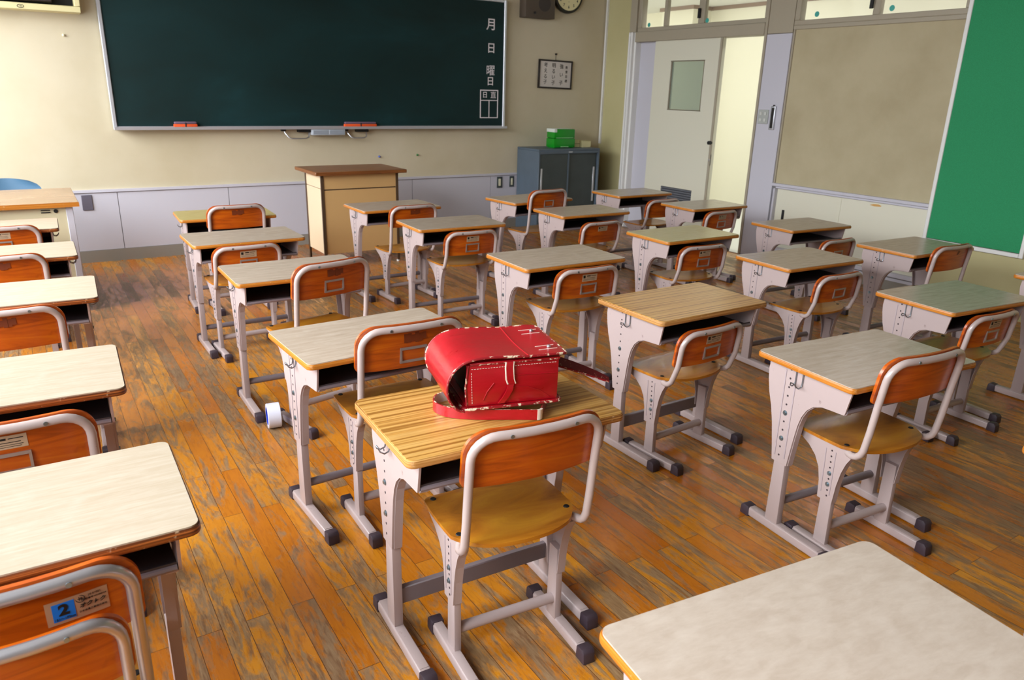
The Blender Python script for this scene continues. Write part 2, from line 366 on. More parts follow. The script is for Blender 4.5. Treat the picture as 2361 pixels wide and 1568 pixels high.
# display panel, rail, low hatch doors, sill
sbox('wall_right', M_panelb, (XR + 0.012, XR + 0.06, 3.035, 4.50, 0.72, 2.012))
sbox('trim_5', M_taupe, (XR - 0.004, XR + 0.1, 3.035, 4.50, 2.012, 2.045), (XR + 0.0, XR + 0.06, 4.482, 4.50, 0.72, 2.012), bev=0.003)
sbox('trim_6', M_lilac, (XR - 0.028, XR + 0.06, 3.035, 4.50, 0.695, 0.722), (XR - 0.01, XR + 0.06, 3.035, 4.46, 0.675, 0.695), (XR - 0.02, XR + 0.06, 4.455, 4.475, 0.15, 0.675), bev=0.004)
hd = MB(); hd.box(XR + 0.02, XR + 0.04, 3.80, 4.455, 0.15, 0.675).box(XR + 0.008, XR + 0.028, 3.035, 3.79, 0.15, 0.675)
hd = struct(hd.obj('door_2', M_cream, smooth=False))
b = MB(); b.box(XR + 0.012, XR + 0.022, 4.35, 4.375, 0.40, 0.49).bevel(0.003, 1); tag(b.obj('hatch_handle', M_dark, hd), 'black recessed hatch handle')
b = MB(); b.prism([(3.43, 0.652), (3.46, 0.662), (3.50, 0.66), (3.535, 0.648), (3.49, 0.642), (3.44, 0.645)], 0, XR + 0.0065, XR + 0.0081); tag(b.obj('tape_residue', mat('orange brown tape residue', '#C99A55', 0.7), hd, False), 'orange brown tape residue')
sbox('trim_7', [M_lilac, M_seam], (XR - 0.03, XR + 0.06, 3.035, 4.50, 0.118, 0.15, 0), (XR - 0.012, XR + 0.06, 3.035, 4.50, 0.108, 0.118, 1), (XR - 0.025, XR + 0.06, 3.035, 4.50, 0.085, 0.108, 0))
sbox('baseboard_right', M_base, (XR - 0.008, XR + 0.06, 3.035, 4.50, 0, 0.085), (XR - 0.01, XR, 6.60, YF, 0, 0.09))
# front wainscot
seams = [-1.2, -0.3, 0.60, 1.49, 2.40, 3.30, 4.235, XR]
wp = MB()
for i in range(len(seams) - 1): wp.box(seams[i] + 0.0025, seams[i+1] - 0.0025, YF - 0.012, YF, 0.10, 0.572)
wp.box(XL, XR, YF - 0.004, YF, 0.1, 0.572, 1)
struct(wp.obj('trim_8', [M_lilac, M_seam], smooth=False))
sbox('trim_9', [M_lilac, M_seam], (XL, XR, YF - 0.022, YF, 0.578, 0.60, 0), (XL, XR, YF - 0.014, YF, 0.572, 0.578, 1))
sbox('baseboard_front', M_base, (XL, XR, YF - 0.018, YF, 0, 0.098))
# corridor
sbox('floor', M_corrfloor, (XR + 0.02, CX1, -3, 11, -0.05, -0.004))
sbox('trim_10', M_alu, (XR + 0.01, XR + 0.10, 4.79, 6.5, -0.004, 0.008))
sbox('ceiling', M_ceil, (XR + 0.15, CX1, -3, 11, CZ, CZ + 0.05))
sbox('wall_corridor', M_corrwall, (CX1, CX1 + 0.1, -3, 11, -0.05, CZ), (CX1 - 0.35, CX1, 7.9, 8.5, -0.05, CZ), (CX1 - 0.2, CX1, 4.0, 5.6, 2.3, CZ), (XR + 0.15, CX1, 11, 11.1, -0.05, CZ), (XR + 0.15, CX1, -3.1, -3, -0.05, CZ))
sbox('trim_11', M_brown, (CX1 - 0.03, CX1, -3, 4.0, CZ - 0.045, CZ), (CX1 - 0.23, CX1 - 0.2, 4.0, 5.6, CZ - 0.045, CZ), (CX1 - 0.03, CX1, 5.6, 7.9, CZ - 0.045, CZ), (CX1 - 0.38, CX1 - 0.35, 7.87, 8.53, CZ - 0.045, CZ), (CX1 - 0.35, CX1, 7.87, 7.9, CZ - 0.045, CZ))
# outer face of the classroom wall seen from the corridor
sbox('wall_right', M_corrwall, (XR + 0.13, XR + 0.15, YB - 0.1, 3.03, 0, ZC), (XR + 0.15, XR + 0.17, 6.6, 11, 0, ZC))

# ------------------------------------------------------------------ school desks
def desk_upper_profile():
    P = [(0.160, 0.0), (-0.168, 0.0), (-0.152, -0.084), (-0.150, -0.088)]
    P += [(-0.10, -0.091), (-0.065, -0.094), (-0.035, -0.106), (-0.012, -0.128), (0.004, -0.158), (0.014, -0.195), (0.022, -0.25), (0.034, -0.352)]
    P += [(0.098, -0.352), (0.106, -0.30), (0.120, -0.22), (0.134, -0.165), (0.150, -0.12), (0.160, -0.075), (0.164, -0.04)]
    return P
def make_desk(kind):
    """local frame: z = 0 is the floor for the legs; the upper group hangs from z = 0 at the underside of the top"""
    oak = kind == 'oak'
    root = empty('school_desk')
    surf, edg = {'grey': (M_lam, M_edge), 'oak': (M_oak, M_edgeply), 'birch': (M_birch, M_edgedark), 'mottled': (M_mott, M_edge), 'olive': (M_olive, M_edge)}[kind]
    up = []
    # top: core with a thin laminate sheet on it (one part, two materials)
    tpb = MB(); P = rrect(-0.302, 0.302, -0.196, 0.196, 0.022, 5); tpb.prism(P, 2, 0.0, 0.0195, 0)
    tpb.bevel(0.0035 if oak else 0.006, 2, 60)
    Q = rrect(-0.2985, 0.2985, -0.1925, 0.1925, 0.02, 5); tpb.prism(Q, 2, 0.0185, 0.0215, 1)
    tp = tpb.obj('tabletop', [edg, surf], root); up.append(tp)
    # tray
    t_ = MB(); x = 0.256
    t_.box(-x, x, -0.148, 0.155, -0.086, -0.083).box(-x, x, 0.152, 0.155, -0.083, -0.001).box(-x, x, -0.15, -0.147, -0.087, -0.070)
    tr = t_.obj('book_tray', [M_tray], root, False); up.append(tr)
    b = MB(); b.tube([(-x, -0.150, -0.081), (x, -0.150, -0.081)], 0.0065, 8); lip = b.obj('tray_lip', M_darksteel, tr)
    for sgn in (-1, 1):
        b = MB(); a0, a1 = (-0.264, -0.258) if sgn < 0 else (0.258, 0.264)
        b.prism(desk_upper_profile(), 0, a0, a1)
        # turned-in flange along the rear and front edges
        prof = desk_upper_profile(); inner = -0.258 + 0 if sgn < 0 else 0.258
        fl = MB()
        for i in list(range(2, 11)) + list(range(12, 18)):
            p, q = prof[i], prof[i+1]; d_ = Vector((q[0]-p[0], q[1]-p[1])).normalized(); n_ = Vector((d_.y, -d_.x)) * 0.003
            pts = [p, q, (q[0]+n_.x, q[1]+n_.y), (p[0]+n_.x, p[1]+n_.y)]
            b.prism(pts, 0, min(inner, inner - sgn*0.022), max(inner, inner - sgn*0.022))
        fl.bm.free()
        xo = -0.2643 if sgn < 0 else 0.2643
        def xb(t): return (min(xo, xo + sgn*t), max(xo, xo + sgn*t))
        if not oak:      # embossed lines either side of the hole row
            for y0, y1 in ((0.088, 0.100), (0.044, 0.050)):
                b.prism([(y0, -0.02), (y0 + 0.004, -0.02), (y1 - 0.002 + (-0.008 if y0 > 0.06 else 0.0), -0.33), (y1 - 0.006 + (-0.008 if y0 > 0.06 else 0.0), -0.33)], 0, *xb(0.0012), m=1)
        for k in range(11):
            z = -0.014 - k * 0.031
            if k in (5, 8): continue
            b.cyl((xo - sgn*0.0004, 0.070, z), (sgn, 0, 0), 0.0036, 0.0008, 8, 2)
        sp = b.obj('side_panel', [M_steel, M_groove, M_hole], root, True); up.append(sp)
        for k in (5, 8):
            b = MB(); b.cyl((xo - sgn*0.0005, 0.070, -0.014 - k*0.031), (sgn, 0, 0), 0.0062, 0.005, 6); b.cyl((xo, 0.070, -0.014 - k*0.031), (sgn, 0, 0), 0.009, 0.0012, 12)
            b.obj('bolt', M_bolt, sp)
        # wire hook for bags: double J bent from one wire
        b = MB(); y0, y1 = 0.018, 0.046
        o_ = sgn * 0.264; e = sgn
        pts = [(o_ + e*0.003, y0, -0.004), (o_ + e*0.003, y0, -0.045), (o_ + e*0.006, y0, -0.056), (o_ + e*0.017, y0, -0.060), (o_ + e*0.027, y0 + 0.002, -0.054), (o_ + e*0.031, y0 + 0.006, -0.044),
               (o_ + e*0.031, y1 - 0.006, -0.044), (o_ + e*0.027, y1 - 0.002, -0.054), (o_ + e*0.017, y1, -0.060), (o_ + e*0.006, y1, -0.056), (o_ + e*0.003, y1, -0.045), (o_ + e*0.003, y1, -0.004)]
        b.tube(pts, 0.0023, 6); hk = b.obj('bag_hook', M_wire, root); up.append(hk)
        # leg with foot bar
        b = MB(); xc = sgn * 0.2485
        b.prism([(0.038, 0.03), (0.092, 0.03), (0.088, 0.33), (0.042, 0.33)], 0, xc - 0.0125, xc + 0.0125)
        b.prism(rrect(xc - 0.0165, xc + 0.0165, 0.004, 0.037, 0.006, 3), 1, -0.165, 0.180)
        b.box(xc - 0.013, xc + 0.013, -0.14, 0.165, 0.0372, 0.0385, 0)
        b.bevel(0.003, 2)
        lg = b.obj('leg', M_steel, root)
        for y0, y1, s2 in ((-0.188, -0.148, 1), (0.204, 0.166, -1)):
            if oak and sgn < 0 and s2 > 0 and kind == 'oak': pass
            c_ = MB(); c_.prism([(y0, 0), (y0 + s2*0.042, 0), (y0 + s2*0.040, 0.040), (y0 + s2*0.012, 0.043), (y0 + s2*0.003, 0.034)], 0, xc - 0.0195, xc + 0.0195); c_.bevel(0.004, 2)
            c_.obj('foot_cap', M_cap, lg)
    b = MB()
    if oak: b.box(-0.238, 0.238, 0.055, 0.075, 0.092, 0.145).bevel(0.003, 1)
    else: b.tube([(-0.238, 0.062, 0.112), (0.238, 0.062, 0.112)], 0.0145, 14)
    b.obj('stretcher', M_darksteel, root)

    for o in up: o['_u'] = 1
    return root
def kids(o): return [c for c in bpy.data.objects if c.parent == o]
def copy_tree(o, parent=None):
    c = o.copy(); COL.objects.link(c); c.parent = parent
    for ch in list(KIDS.get(o.name, [])): copy_tree(ch, c)
    return c
KIDS = {}
def register(o):
    KIDS[o.name] = [c for c in bpy.data.objects if c.parent == o]
    for c in KIDS[o.name]: register(c)

DESKS={'B5': [0.922, 1.525, -0.055, 0.666],
 'B4': [0.914, 2.291, 0.048, 0.651],
 'B3': [0.968, 3.351, -0.008, 0.653],
 'B2': [0.968, 4.32, 0.009, 0.64],
 'B1': [1.073, 5.247, -0.047, 0.626],
 'A5': [-0.131, 1.467, -0.012, 0.695],
 'A4': [-0.164, 2.218, -0.04, 0.703],
 'A3': [-0.138, 3.329, -0.045, 0.671],
 'A2': [-0.16, 4.17, -0.012, 0.67],
 'A1': [-0.199, 5.011, -0.025, 0.667],
 'C1': [2.183, 4.994, 0.005, 0.652],
 'C2': [2.224, 4.175, -0.045, 0.653],
 'C3': [2.183, 2.974, -0.023, 0.669],
 'C4': [2.213, 2.113, 0.003, 0.645],
 'C5': [2.272, 1.318, -0.094, 0.641],
 'D1': [3.346, 4.953, 0.099, 0.649],
 'D2': [3.349, 4.274, -0.031, 0.646],
 'D3': [3.39, 3.293, -0.021, 0.639],
 'D4': [3.561, 2.556, -0.06, 0.611],
 'D5': [3.505, 1.668, -0.105, 0.613],
 'E1': [4.444, 4.971, -0.025, 0.642],
 'E2': [4.596, 4.26, -0.031, 0.621],
 'E3': [4.623, 3.346, -0.082, 0.602],
 'E4': [4.49, 2.43, -0.046, 0.622],
 'F6': [0.91, 0.489, -0.116, 0.664],
 'C6': [2.285, 0.512, -0.03, 0.64],
 'E5': [4.405, 1.503, -0.03, 0.64]}
CHAIRS={'B5': [0.933, 1.507, -0.09, 0.021, 0],
 'C5': [2.227, 1.312, -0.094, 0.03, 0],
 'C4': [2.171, 2.13, 0.053, 0.0, 1],
 'C3': [2.226, 2.969, -0.043, 0.06, 1],
 'C2': [2.262, 4.185, -0.013, 0.035, 1],
 'C1': [2.22, 4.954, 0.045, -0.02, 0],
 'B4': [0.956, 2.269, -0.02, 0.047, 0],
 'B3': [0.971, 3.189, 0.225, 0.053, 0],
 'B2': [0.925, 4.303, 0.042, 0.039, 1],
 'B1': [1.093, 5.221, 0.026, 0.009, 0],
 'D1': [3.332, 4.912, 0.075, 0.04, 0],
 'D2': [3.351, 4.272, 0.054, 0.003, 1],
 'D3': [3.388, 3.308, -0.08, 0.007, 1],
 'D4': [3.598, 2.528, -0.034, -0.026, 1],
 'D5': [3.473, 1.689, -0.057, -0.005, 1],
 'E1': [4.478, 4.826, 0.007, 0.027, 1],
 'E2': [4.572, 4.274, 0.042, 0.003, 1],
 'E3': [4.6, 3.233, -0.004, -0.044, 1],
 'E4': [4.489, 2.418, -0.053, -0.037, 0],
 'A1': [-0.178, 4.991, 0.016, -0.004, 0],
 'A2': [-0.175, 4.153, 0.02, 0.0, 0],
 'A3': [-0.146, 3.196, -0.03, -0.001, 0],
 'A4': [-0.131, 2.146, -0.03, 0.0, 0],
 'A5': [-0.124, 1.454, -0.02, 0.0, 0],
 'A6': [-0.124, 1.389, -0.02, -0.052, 0]}
ROW = {'1': 'frontmost', '2': 'second from the front', '3': 'third from the front', '4': 'fourth from the front', '5': 'fifth from the front', '6': 'rearmost'}
COLN = {'A': 'the leftmost column', 'B': 'the column of the red satchel', 'C': 'the middle column', 'D': 'the fourth column from the left', 'E': 'the column nearest the door wall', 'F': 'x'}
DKIND = {'B5': 'oak', 'C4': 'oak', 'A1': 'birch', 'A2': 'birch', 'A3': 'birch', 'A4': 'birch', 'A5': 'birch', 'F6': 'mottled', 'B1': 'olive', 'D3': 'olive'}
DLAB = {'B5': 'oak-striped school desk carrying the red leather satchel',
        'C4': 'yellow oak-striped school desk without a bag on it',
        'F6': 'school desk with large mottled off-white top cut off at the bottom right',
        'A5': 'pale birch-topped school desk nearest the camera at left',
        'A4': 'pale birch-topped school desk, second nearest the camera in the leftmost column',
        'C6': 'school desk cut by the right edge with only one brown corner showing low down',
        'E5': 'school desk cut by the right picture edge below the green board, grey foot showing',
        'B1': 'yellowish-topped school desk left of the lectern, frontmost in its column'}
protos = {}
for n in sorted(DESKS):
    x, y, a, h = DESKS[n]; k = DKIND.get(n, 'grey')
    if k not in protos:
        protos[k] = make_desk(k); register(protos[k]); r = protos[k]; used = True
        src = {c.name: c.location.copy() for c in KIDS[r.name]}
        first = r
    else:
        r = copy_tree(protos[k])
    top_names = ('tabletop', 'book_tray', 'side_panel', 'bag_hook')
    for c in [c for c in COL.objects if c.parent == r]:
        if c.name.split('.')[0] in top_names: c.location.z = h - 0.0215
        for key in ('_u', '_h'):
            if key in c: del c[key]
    if '_h' in r: del r['_h']
    r.location = (x, y, 0); r.rotation_euler = (0, 0, a)
    lab = DLAB.get(n) or '%s-topped school desk, %s in %s' % ({'birch': 'pale birch', 'grey': 'grey-beige', 'olive': 'yellowish'}[k], ROW[n[1]], COLN[n[0]])
    tag(r, lab, 'desk', 'school desks set out in columns')

# ------------------------------------------------------------------ school chairs
def back_path(short):
    dz = -0.11 if short else 0.0
    P = [(-0.150, -0.118, 0.360), (-0.163, -0.140, 0.3595), (-0.170, -0.158, 0.361), (-0.1715, -0.174, 0.367), (-0.172, -0.187, 0.380), (-0.172, -0.194, 0.398)]
    if not short: P += [(-0.172, -0.203, 0.46), (-0.172, -0.210, 0.53)]
    def yb(x, z): return -0.213 - (z - dz - 0.56) * 0.13 - 0.022 * (1 - (x / 0.172) ** 2)
    P += [(-0.172, yb(-0.172, 0.56 + dz), 0.56 + dz), (-0.172, yb(-0.172, 0.62 + dz), 0.62 + dz)]
    for (x, z) in arc((-0.112, 0.634), 0.060, 180, 90, 6): P.append((x, yb(x, z + dz), z + dz))
    for x in (-0.07, -0.03): P.append((x, yb(x, 0.694 + dz), 0.694 + dz))
    return P + [(-p[0], p[1], p[2]) for p in P[::-1]], yb, dz
def make_chair(short, deco):
    root = empty('school_chair')
    # seat: dished plywood with a bowed rear edge
    def seat_fn(u, v):
        # u across, v front -> rear
        s = 2*u - 1
        rear = -0.150 - 0.062 * (1 - abs(s) ** 2.4); front = 0.092 + 0.006 * (1 - s*s)
        wd = 0.180 - 0.006 * (2*v - 1) ** 2
        # round the four corners
        cy = front + (rear - front) * v
        ed = min(v, 1 - v); cx = s * wd
        if ed < 0.12 and abs(s) > 0.75:
            k = (0.12 - ed) / 0.12 * (abs(s) - 0.75) / 0.25; cx -= math.copysign(0.016, s) * k
        z = 0.381 - 0.008 * (1 - s*s) * math.sin(PI * min(1, v * 1.05)) - (0.010 * max(0, (0.14 - v) / 0.14) ** 2)
        return (cx, cy, z), (cx, cy, z - 0.0105)
    b = MB(); b.grid(seat_fn, 20, 16); seat = b.obj('seat', M_seat, root); seat['_u'] = 1
    for sx, sy in ((-0.152, 0.062), (0.152, 0.062), (-0.156, -0.122), (0.156, -0.122)):
        b = MB(); b.cyl((sx, sy, 0.3745), (0, 0, 1), 0.0085, 0.0078, 12).bevel(0.0015, 1); b.obj('screw', M_dark, seat)
    path, yb, dz = back_path(short)
    b = MB(); b.tube(path, 0.0112, 14); tb = b.obj('back_frame', M_bare if deco == 'two' or deco == 'inner' else M_tube, root); tb['_u'] = 1
    # backrest board in front of the tube
    def bx(x, z): return yb(max(-0.172, min(0.172, x)), z + dz) + 0.0125
    zb, zt = 0.553, (0.697 if deco == 'inner' else 0.7065)
    def back_fn(u, v):
        s = 2*u - 1; z = zb + (zt - zb) * v
        hw = 0.187
        if z > zt - 0.066: q = (z - (zt - 0.066)) / 0.066; hw = 0.187 - 0.066 * (1 - math.sqrt(max(0, 1 - q*q)))
        if z < zb + 0.022: q = (zb + 0.022 - z) / 0.022; hw = 0.187 - 0.022 * (1 - math.sqrt(max(0, 1 - q*q)))
        x = s * hw; y = bx(x, z)
        return (x, y, z + dz), (x, y + 0.0095, z + dz)
    b = MB(); NU, NV = 24, 26
    vs = [0, .02, .05, .09, .14] + [.14 + (.57 - .14) * i / 5 for i in range(1, 6)] + [.64, .7, .76, .81, .86, .9, .93, .955, .975, .99, .9975, 1.0]
    def fn2(u, v): return back_fn(u, vs[int(round(v * (len(vs) - 1)))])
    b.grid(fn2, NU, len(vs) - 1); bk = b.obj('backrest', M_back, root); bk['_u'] = 1
    # frame screws on the tube
    for sx in (-0.085, 0.085):
        b = MB(); y = yb(sx, 0.694 + dz); b.cyl((sx, y - 0.0105, 0.694 + dz), (0, -1, 0), 0.0048, 0.0022, 10); b.obj('screw', M_bolt, tb)
    def plate(name, x0, x1, z0, z1, m, th=0.0012, lab=None, hole=None, sh=0.0):
        b = MB()
        def f(u, v):
            x = x0 + (x1 - x0) * u; z = z0 + (z1 - z0) * v; y = bx(x, z) - 0.0004
            return (x, y - th, z + dz), (x, y, z + dz)
        b.grid(f, 8, 2); o = b.obj(name, m, bk, False)
        if lab: o['label'] = lab
        return o
    if deco in ('both', 'holder', 'patch_holder'):
        b = MB()
        for (x0, x1, z0, z1) in ((-0.046, 0.046, 0.572, 0.580), (-0.046, 0.046, 0.617, 0.625), (-0.046, -0.040, 0.580, 0.617), (0.040, 0.046, 0.580, 0.617)):
            ys = [bx(x0, z0), bx(x1, z0), bx(x0, z1), bx(x1, z1)]
            n_ = max(1, int((x1 - x0) / 0.02))
            for i in range(n_):
                a0 = x0 + (x1 - x0) * i / n_; a1 = x0 + (x1 - x0) * (i + 1) / n_
                yy = max(bx(a0, z0), bx(a1, z1)); y0_ = min(bx(a0, z0), bx(a1, z1), bx(a0, z1), bx(a1, z0))
                b.box(a0, a1, y0_ - 0.003, yy + 0.001, z0 + dz, z1 + dz)
        b.obj('label_holder', M_holder, bk, False)
    if deco in ('both', 'sticker'):
        st = plate('sticker', -0.043, 0.043, 0.637, 0.672, M_sticker, 0.0006)
        b = MB()
        for (x0, x1, z0, z1) in ((-0.039, -0.027, 0.654, 0.667), (-0.018, 0.002, 0.661, 0.666), (0.006, 0.036, 0.6625, 0.6645), (-0.018, 0.030, 0.653, 0.6545), (-0.039, 0.034, 0.647, 0.648), (-0.039, 0.030, 0.642, 0.643)):
            for i in range(3):
                a0 = x0 + (x1 - x0) * i / 3; a1 = x0 + (x1 - x0) * (i + 1) / 3
                y_ = min(bx(a0, z0), bx(a1, z1)); b.box(a0, a1, y_ - 0.0014, y_ - 0.0008, z0 + dz, z1 + dz)
        b.obj('print', M_ink, st, False) if False else b.obj('sticker_print', M_ink, bk, False)
    if deco in ('patch', 'patch_holder'):
        b = MB(); rnd_ = random.Random(3)
        for i in range(6):
            cx = -0.034 + i * 0.0125; z0 = 0.640 + rnd_.uniform(0, 0.008); z1 = 0.672 + rnd_.uniform(-0.006, 0.004)
            y_ = min(bx(cx, z0), bx(cx + 0.012, z1), bx(cx + 0.012, z0), bx(cx, z1))
            b.box(cx, cx + 0.0125, y_ - 0.0006, y_ + 0.0016, z0 + dz, z1 + dz)
        o = b.obj('glue_patch', M_patch, bk, False); o['label'] = 'dark glue residue where a sticker was'
    if deco == 'mark':
        y_ = bx(0.03, 0.66); b = MB(); b.prism([(0.02, 0.645), (0.036, 0.65), (0.048, 0.664), (0.034, 0.672), (0.024, 0.662)], 1, y_ - 0.0016, y_ + 0.001); o = b.obj('dark_mark', M_patch, bk, False)
        o.location = (0, 0, dz)
    if deco == 'two':
        x0, x1, z0, z1 = 0.045, 0.135, 0.606, 0.654
        pl = plate('sticker', x0, x1, z0, z1, mat('translucent beige sticker', '#B98F6C', 0.35), 0.0008, 'beige size sticker with blue square and number 2')
        plate('blue_square', x0 + 0.009, x0 + 0.041, z0 + 0.006, z1 - 0.006, M_blue, 0.0014)
        def lay(body, size, cx, cz, m=M_ink, sh=0.0, off=0.0):
            ang = math.atan2(bx(cx + 0.01, cz) - bx(cx - 0.01, cz), 0.02)
            mw = Matrix.Translation((cx, bx(cx, cz) - 0.0024, cz + dz)) @ Matrix.Rotation(ang, 4, 'Z') @ Matrix.Rotation(PI/2 + 0.129, 4, 'X')
            return text_mesh('lettering', body, size, m, bk, mw, 0.0002, 'CENTER', sh, off)
        lay('2', 0.030, x0 + 0.025, z0 + 0.027, off=0.0011)
        lay('151～172cm', 0.0058, x0 + 0.025, z0 + 0.0105)
        lay('JIS S1021', 0.0052, x0 + 0.071, z0 + 0.0415)
        lay('認証番号445388204', 0.0042, x0 + 0.070, z0 + 0.0345)
        lay('オクトク', 0.0098, x0 + 0.066, z0 + 0.0235, sh=0.25, off=0.0003)
        lay('日本金属工業株式会社', 0.0042, x0 + 0.066, z0 + 0.0125)
        b = MB(); cx, cz = x0 + 0.050, z0 + 0.038; y_ = bx(cx, cz) - 0.0016
        ring = [(cx + 0.0065*math.cos(2*PI*i/24), y_, cz + 0.0065*math.sin(2*PI*i/24)) for i in range(24)]
        b.tube(ring, 0.0006, 6, closed=True); b.box(cx - 0.002, cx - 0.001, y_ - 0.0006, y_, cz - 0.003, cz + 0.004).box(cx + 0.001, cx + 0.002, y_ - 0.0006, y_, cz - 0.004, cz + 0.003).box(cx - 0.004, cx + 0.004, y_ - 0.0006, y_, cz - 0.0005, cz + 0.0005)
        b.obj('emblem', M_ink, bk)
    # side brackets, legs, feet
    for sgn in (-1, 1):
        xo = sgn * 0.168
        P = [(0.078, 0.3685), (-0.158, 0.3685), (-0.156, 0.352), (-0.140, 0.322), (-0.128, 0.285), (-0.119, 0.235), (-0.113, 0.165), (-0.056, 0.165), (-0.052, 0.225), (-0.042, 0.268), (-0.022, 0.302), (0.008, 0.328), (0.048, 0.348)]
        b = MB(); a = sorted((xo, xo - sgn*0.005)); b.prism(P, 0, *a)
        n = len(P)
        for i in range(2, 12):
            if i in (6,): continue
            p, q = P[i], P[i+1]; d_ = Vector((q[0]-p[0], q[1]-p[1])).normalized(); n_ = Vector((d_.y, -d_.x)) * -0.003
            a2 = sorted((xo - sgn*0.004, xo - sgn*0.024)); b.prism([p, q, (q[0]+n_.x, q[1]+n_.y), (p[0]+n_.x, p[1]+n_.y)], 0, *a2)
        a3 = sorted((xo - sgn*0.002, xo - sgn*0.030)); b.box(a3[0], a3[1], -0.150, 0.075, 0.3655, 0.3685)
        xq = xo + sgn*0.0003
        def xb(t): return sorted((xq, xq + sgn*t))
        for y0, y1 in ((-0.062, -0.068), (-0.100, -0.102)):
            x_ = xb(0.001); b.prism([(y0, 0.345), (y0 + 0.003, 0.345), (y1 + 0.003, 0.19), (y1, 0.19)], 0, x_[0], x_[1], 1)
        for k in range(9):
            if k in (4, 6): continue
            b.cyl((xq - sgn*0.0004, -0.083 + (-0.001*k), 0.345 - k*0.020), (sgn, 0, 0), 0.0032, 0.0008, 8, 2)
        sp = b.obj('side_bracket', [M_steel, M_groove, M_hole], root); sp['_u'] = 1
        for k in (4, 6):
            b = MB(); b.cyl((xq - sgn*0.0005, -0.087, 0.345 - k*0.020), (sgn, 0, 0), 0.0055, 0.005, 6).cyl((xq, -0.087, 0.345 - k*0.020), (sgn, 0, 0), 0.008, 0.001, 12); b.obj('bolt', M_bolt, sp)
        xc = sgn * 0.1535
        b = MB(); b.prism([(-0.112, 0.03), (-0.064, 0.03), (-0.066, 0.26), (-0.108, 0.26)], 0, xc - 0.0095, xc + 0.0095)
        xf = sgn * 0.159
        b.prism(rrect(xf - 0.0155, xf + 0.0155, 0.004, 0.036, 0.006, 3), 1, -0.250, 0.036)
        b.box(xf - 0.012, xf + 0.012, -0.225, 0.02, 0.0361, 0.0375)
        b.bevel(0.003, 2); lg = b.obj('leg', M_steel, root)
        for y0, s2 in ((-0.272, 1), (0.054, -1)):
            c_ = MB(); c_.prism([(y0, 0), (y0 + s2*0.042, 0), (y0 + s2*0.040, 0.040), (y0 + s2*0.012, 0.043), (y0 + s2*0.003, 0.034)], 0, xf - 0.0185, xf + 0.0185); c_.bevel(0.004, 2)
            c_.obj('foot_cap', M_cap, lg)
    b = MB(); b.tube([(-0.146, -0.090, 0.092), (0.146, -0.090, 0.092)], 0.0150, 14); b.obj('stretcher', M_steel, root)
    return root
CDECO = {'A1': 'both', 'A2': 'patch', 'A3': 'patch', 'A4': 'both', 'A5': 'two', 'A6': 'inner', 'B1': 'patch', 'B2': 'both', 'B3': 'patch_holder', 'B4': 'patch_holder', 'B5': 'none',
         'C1': 'patch', 'C2': 'both', 'C3': 'both', 'C4': 'both', 'C5': 'none', 'D1': 'holder', 'D2': 'sticker', 'D3': 'both', 'D4': 'holder', 'D5': 'both', 'E1': 'none', 'E2': 'both', 'E3': 'holder', 'E4': 'mark'}
CCOL = {'A': 'leftmost column', 'B': 'satchel column', 'C': 'middle column', 'D': 'fourth column', 'E': 'door-side column'}
DEC_L = {'both': 'with sticker and label holder', 'patch': 'with a dark glue patch', 'patch_holder': 'with dark patch and label holder', 'none': 'with a bare backrest', 'holder': 'with an empty label holder', 'sticker': 'with a small sticker', 'mark': 'with a small dark mark'}
CLAB = {'B5': 'plywood school chair tucked at the desk with the red satchel', 'A5': 'plywood chair with blue number 2 sticker, bottom left corner',
        'A6': 'silver-framed plywood chair nested behind the number 2 sticker chair'}
cprotos = {}
for n in sorted(CHAIRS):
    x, y, a, dz, sh = CHAIRS[n]; k = (sh, CDECO[n])
    if k not in cprotos: r = cprotos[k] = make_chair(*k); register(r)
    else: r = copy_tree(cprotos[k])
    for c in [c for c in COL.objects if c.parent == r]:
        if c.name.split('.')[0] in ('seat', 'backrest', 'back_frame', 'side_bracket'): c.location.z = dz
        if '_u' in c: del c['_u']
    r.location = (x, y, 0); r.rotation_euler = (0, 0, a)
    if n == 'A6': r.scale = (0.84, 1, 1)
    tag(r, CLAB.get(n) or '%s chair of the %s, %s' % (ROW[n[1]], CCOL[n[0]], DEC_L[CDECO[n]]), 'chair', 'school chairs tucked under the desks')

# ------------------------------------------------------------------ front of the room
# chalkboard
bx0, bx1, bz0, bz1 = 0.638, 4.368, 1.081, 2.33
cbrd = empty('chalkboard', ((bx0 + bx1) / 2, YF, bz0)); tag(cbrd, 'long dark green chalkboard with pale frame on the front wall', 'chalkboard')
def W(o, root): o.location = -root.location; return o
def child(b, name, m, root, smooth=False):
    o = b.obj(name, m, root, smooth); o.matrix_parent_inverse = Matrix.Translation(-root.location) if root.type == 'EMPTY' else Matrix.Identity(4); return o
child(MB().box(bx0 + 0.02, bx1 - 0.02, YF - 0.055, YF - 0.03, bz0 + 0.02, bz1 - 0.02).box(bx0 + 0.05, bx1 - 0.05, YF - 0.03, YF, bz0 + 0.05, bz1 - 0.05), 'writing_surface', M_board, cbrd)
f = MB(); f.box(bx0, bx0 + 0.028, YF - 0.068, YF - 0.02, bz0, bz1).box(bx1 - 0.028, bx1, YF - 0.068, YF - 0.02, bz0, bz1).box(bx0 + 0.028, bx1 - 0.028, YF - 0.066, YF - 0.02, bz1 - 0.025, bz1).bevel(0.004, 1)
child(f, 'frame', M_alu, cbrd)
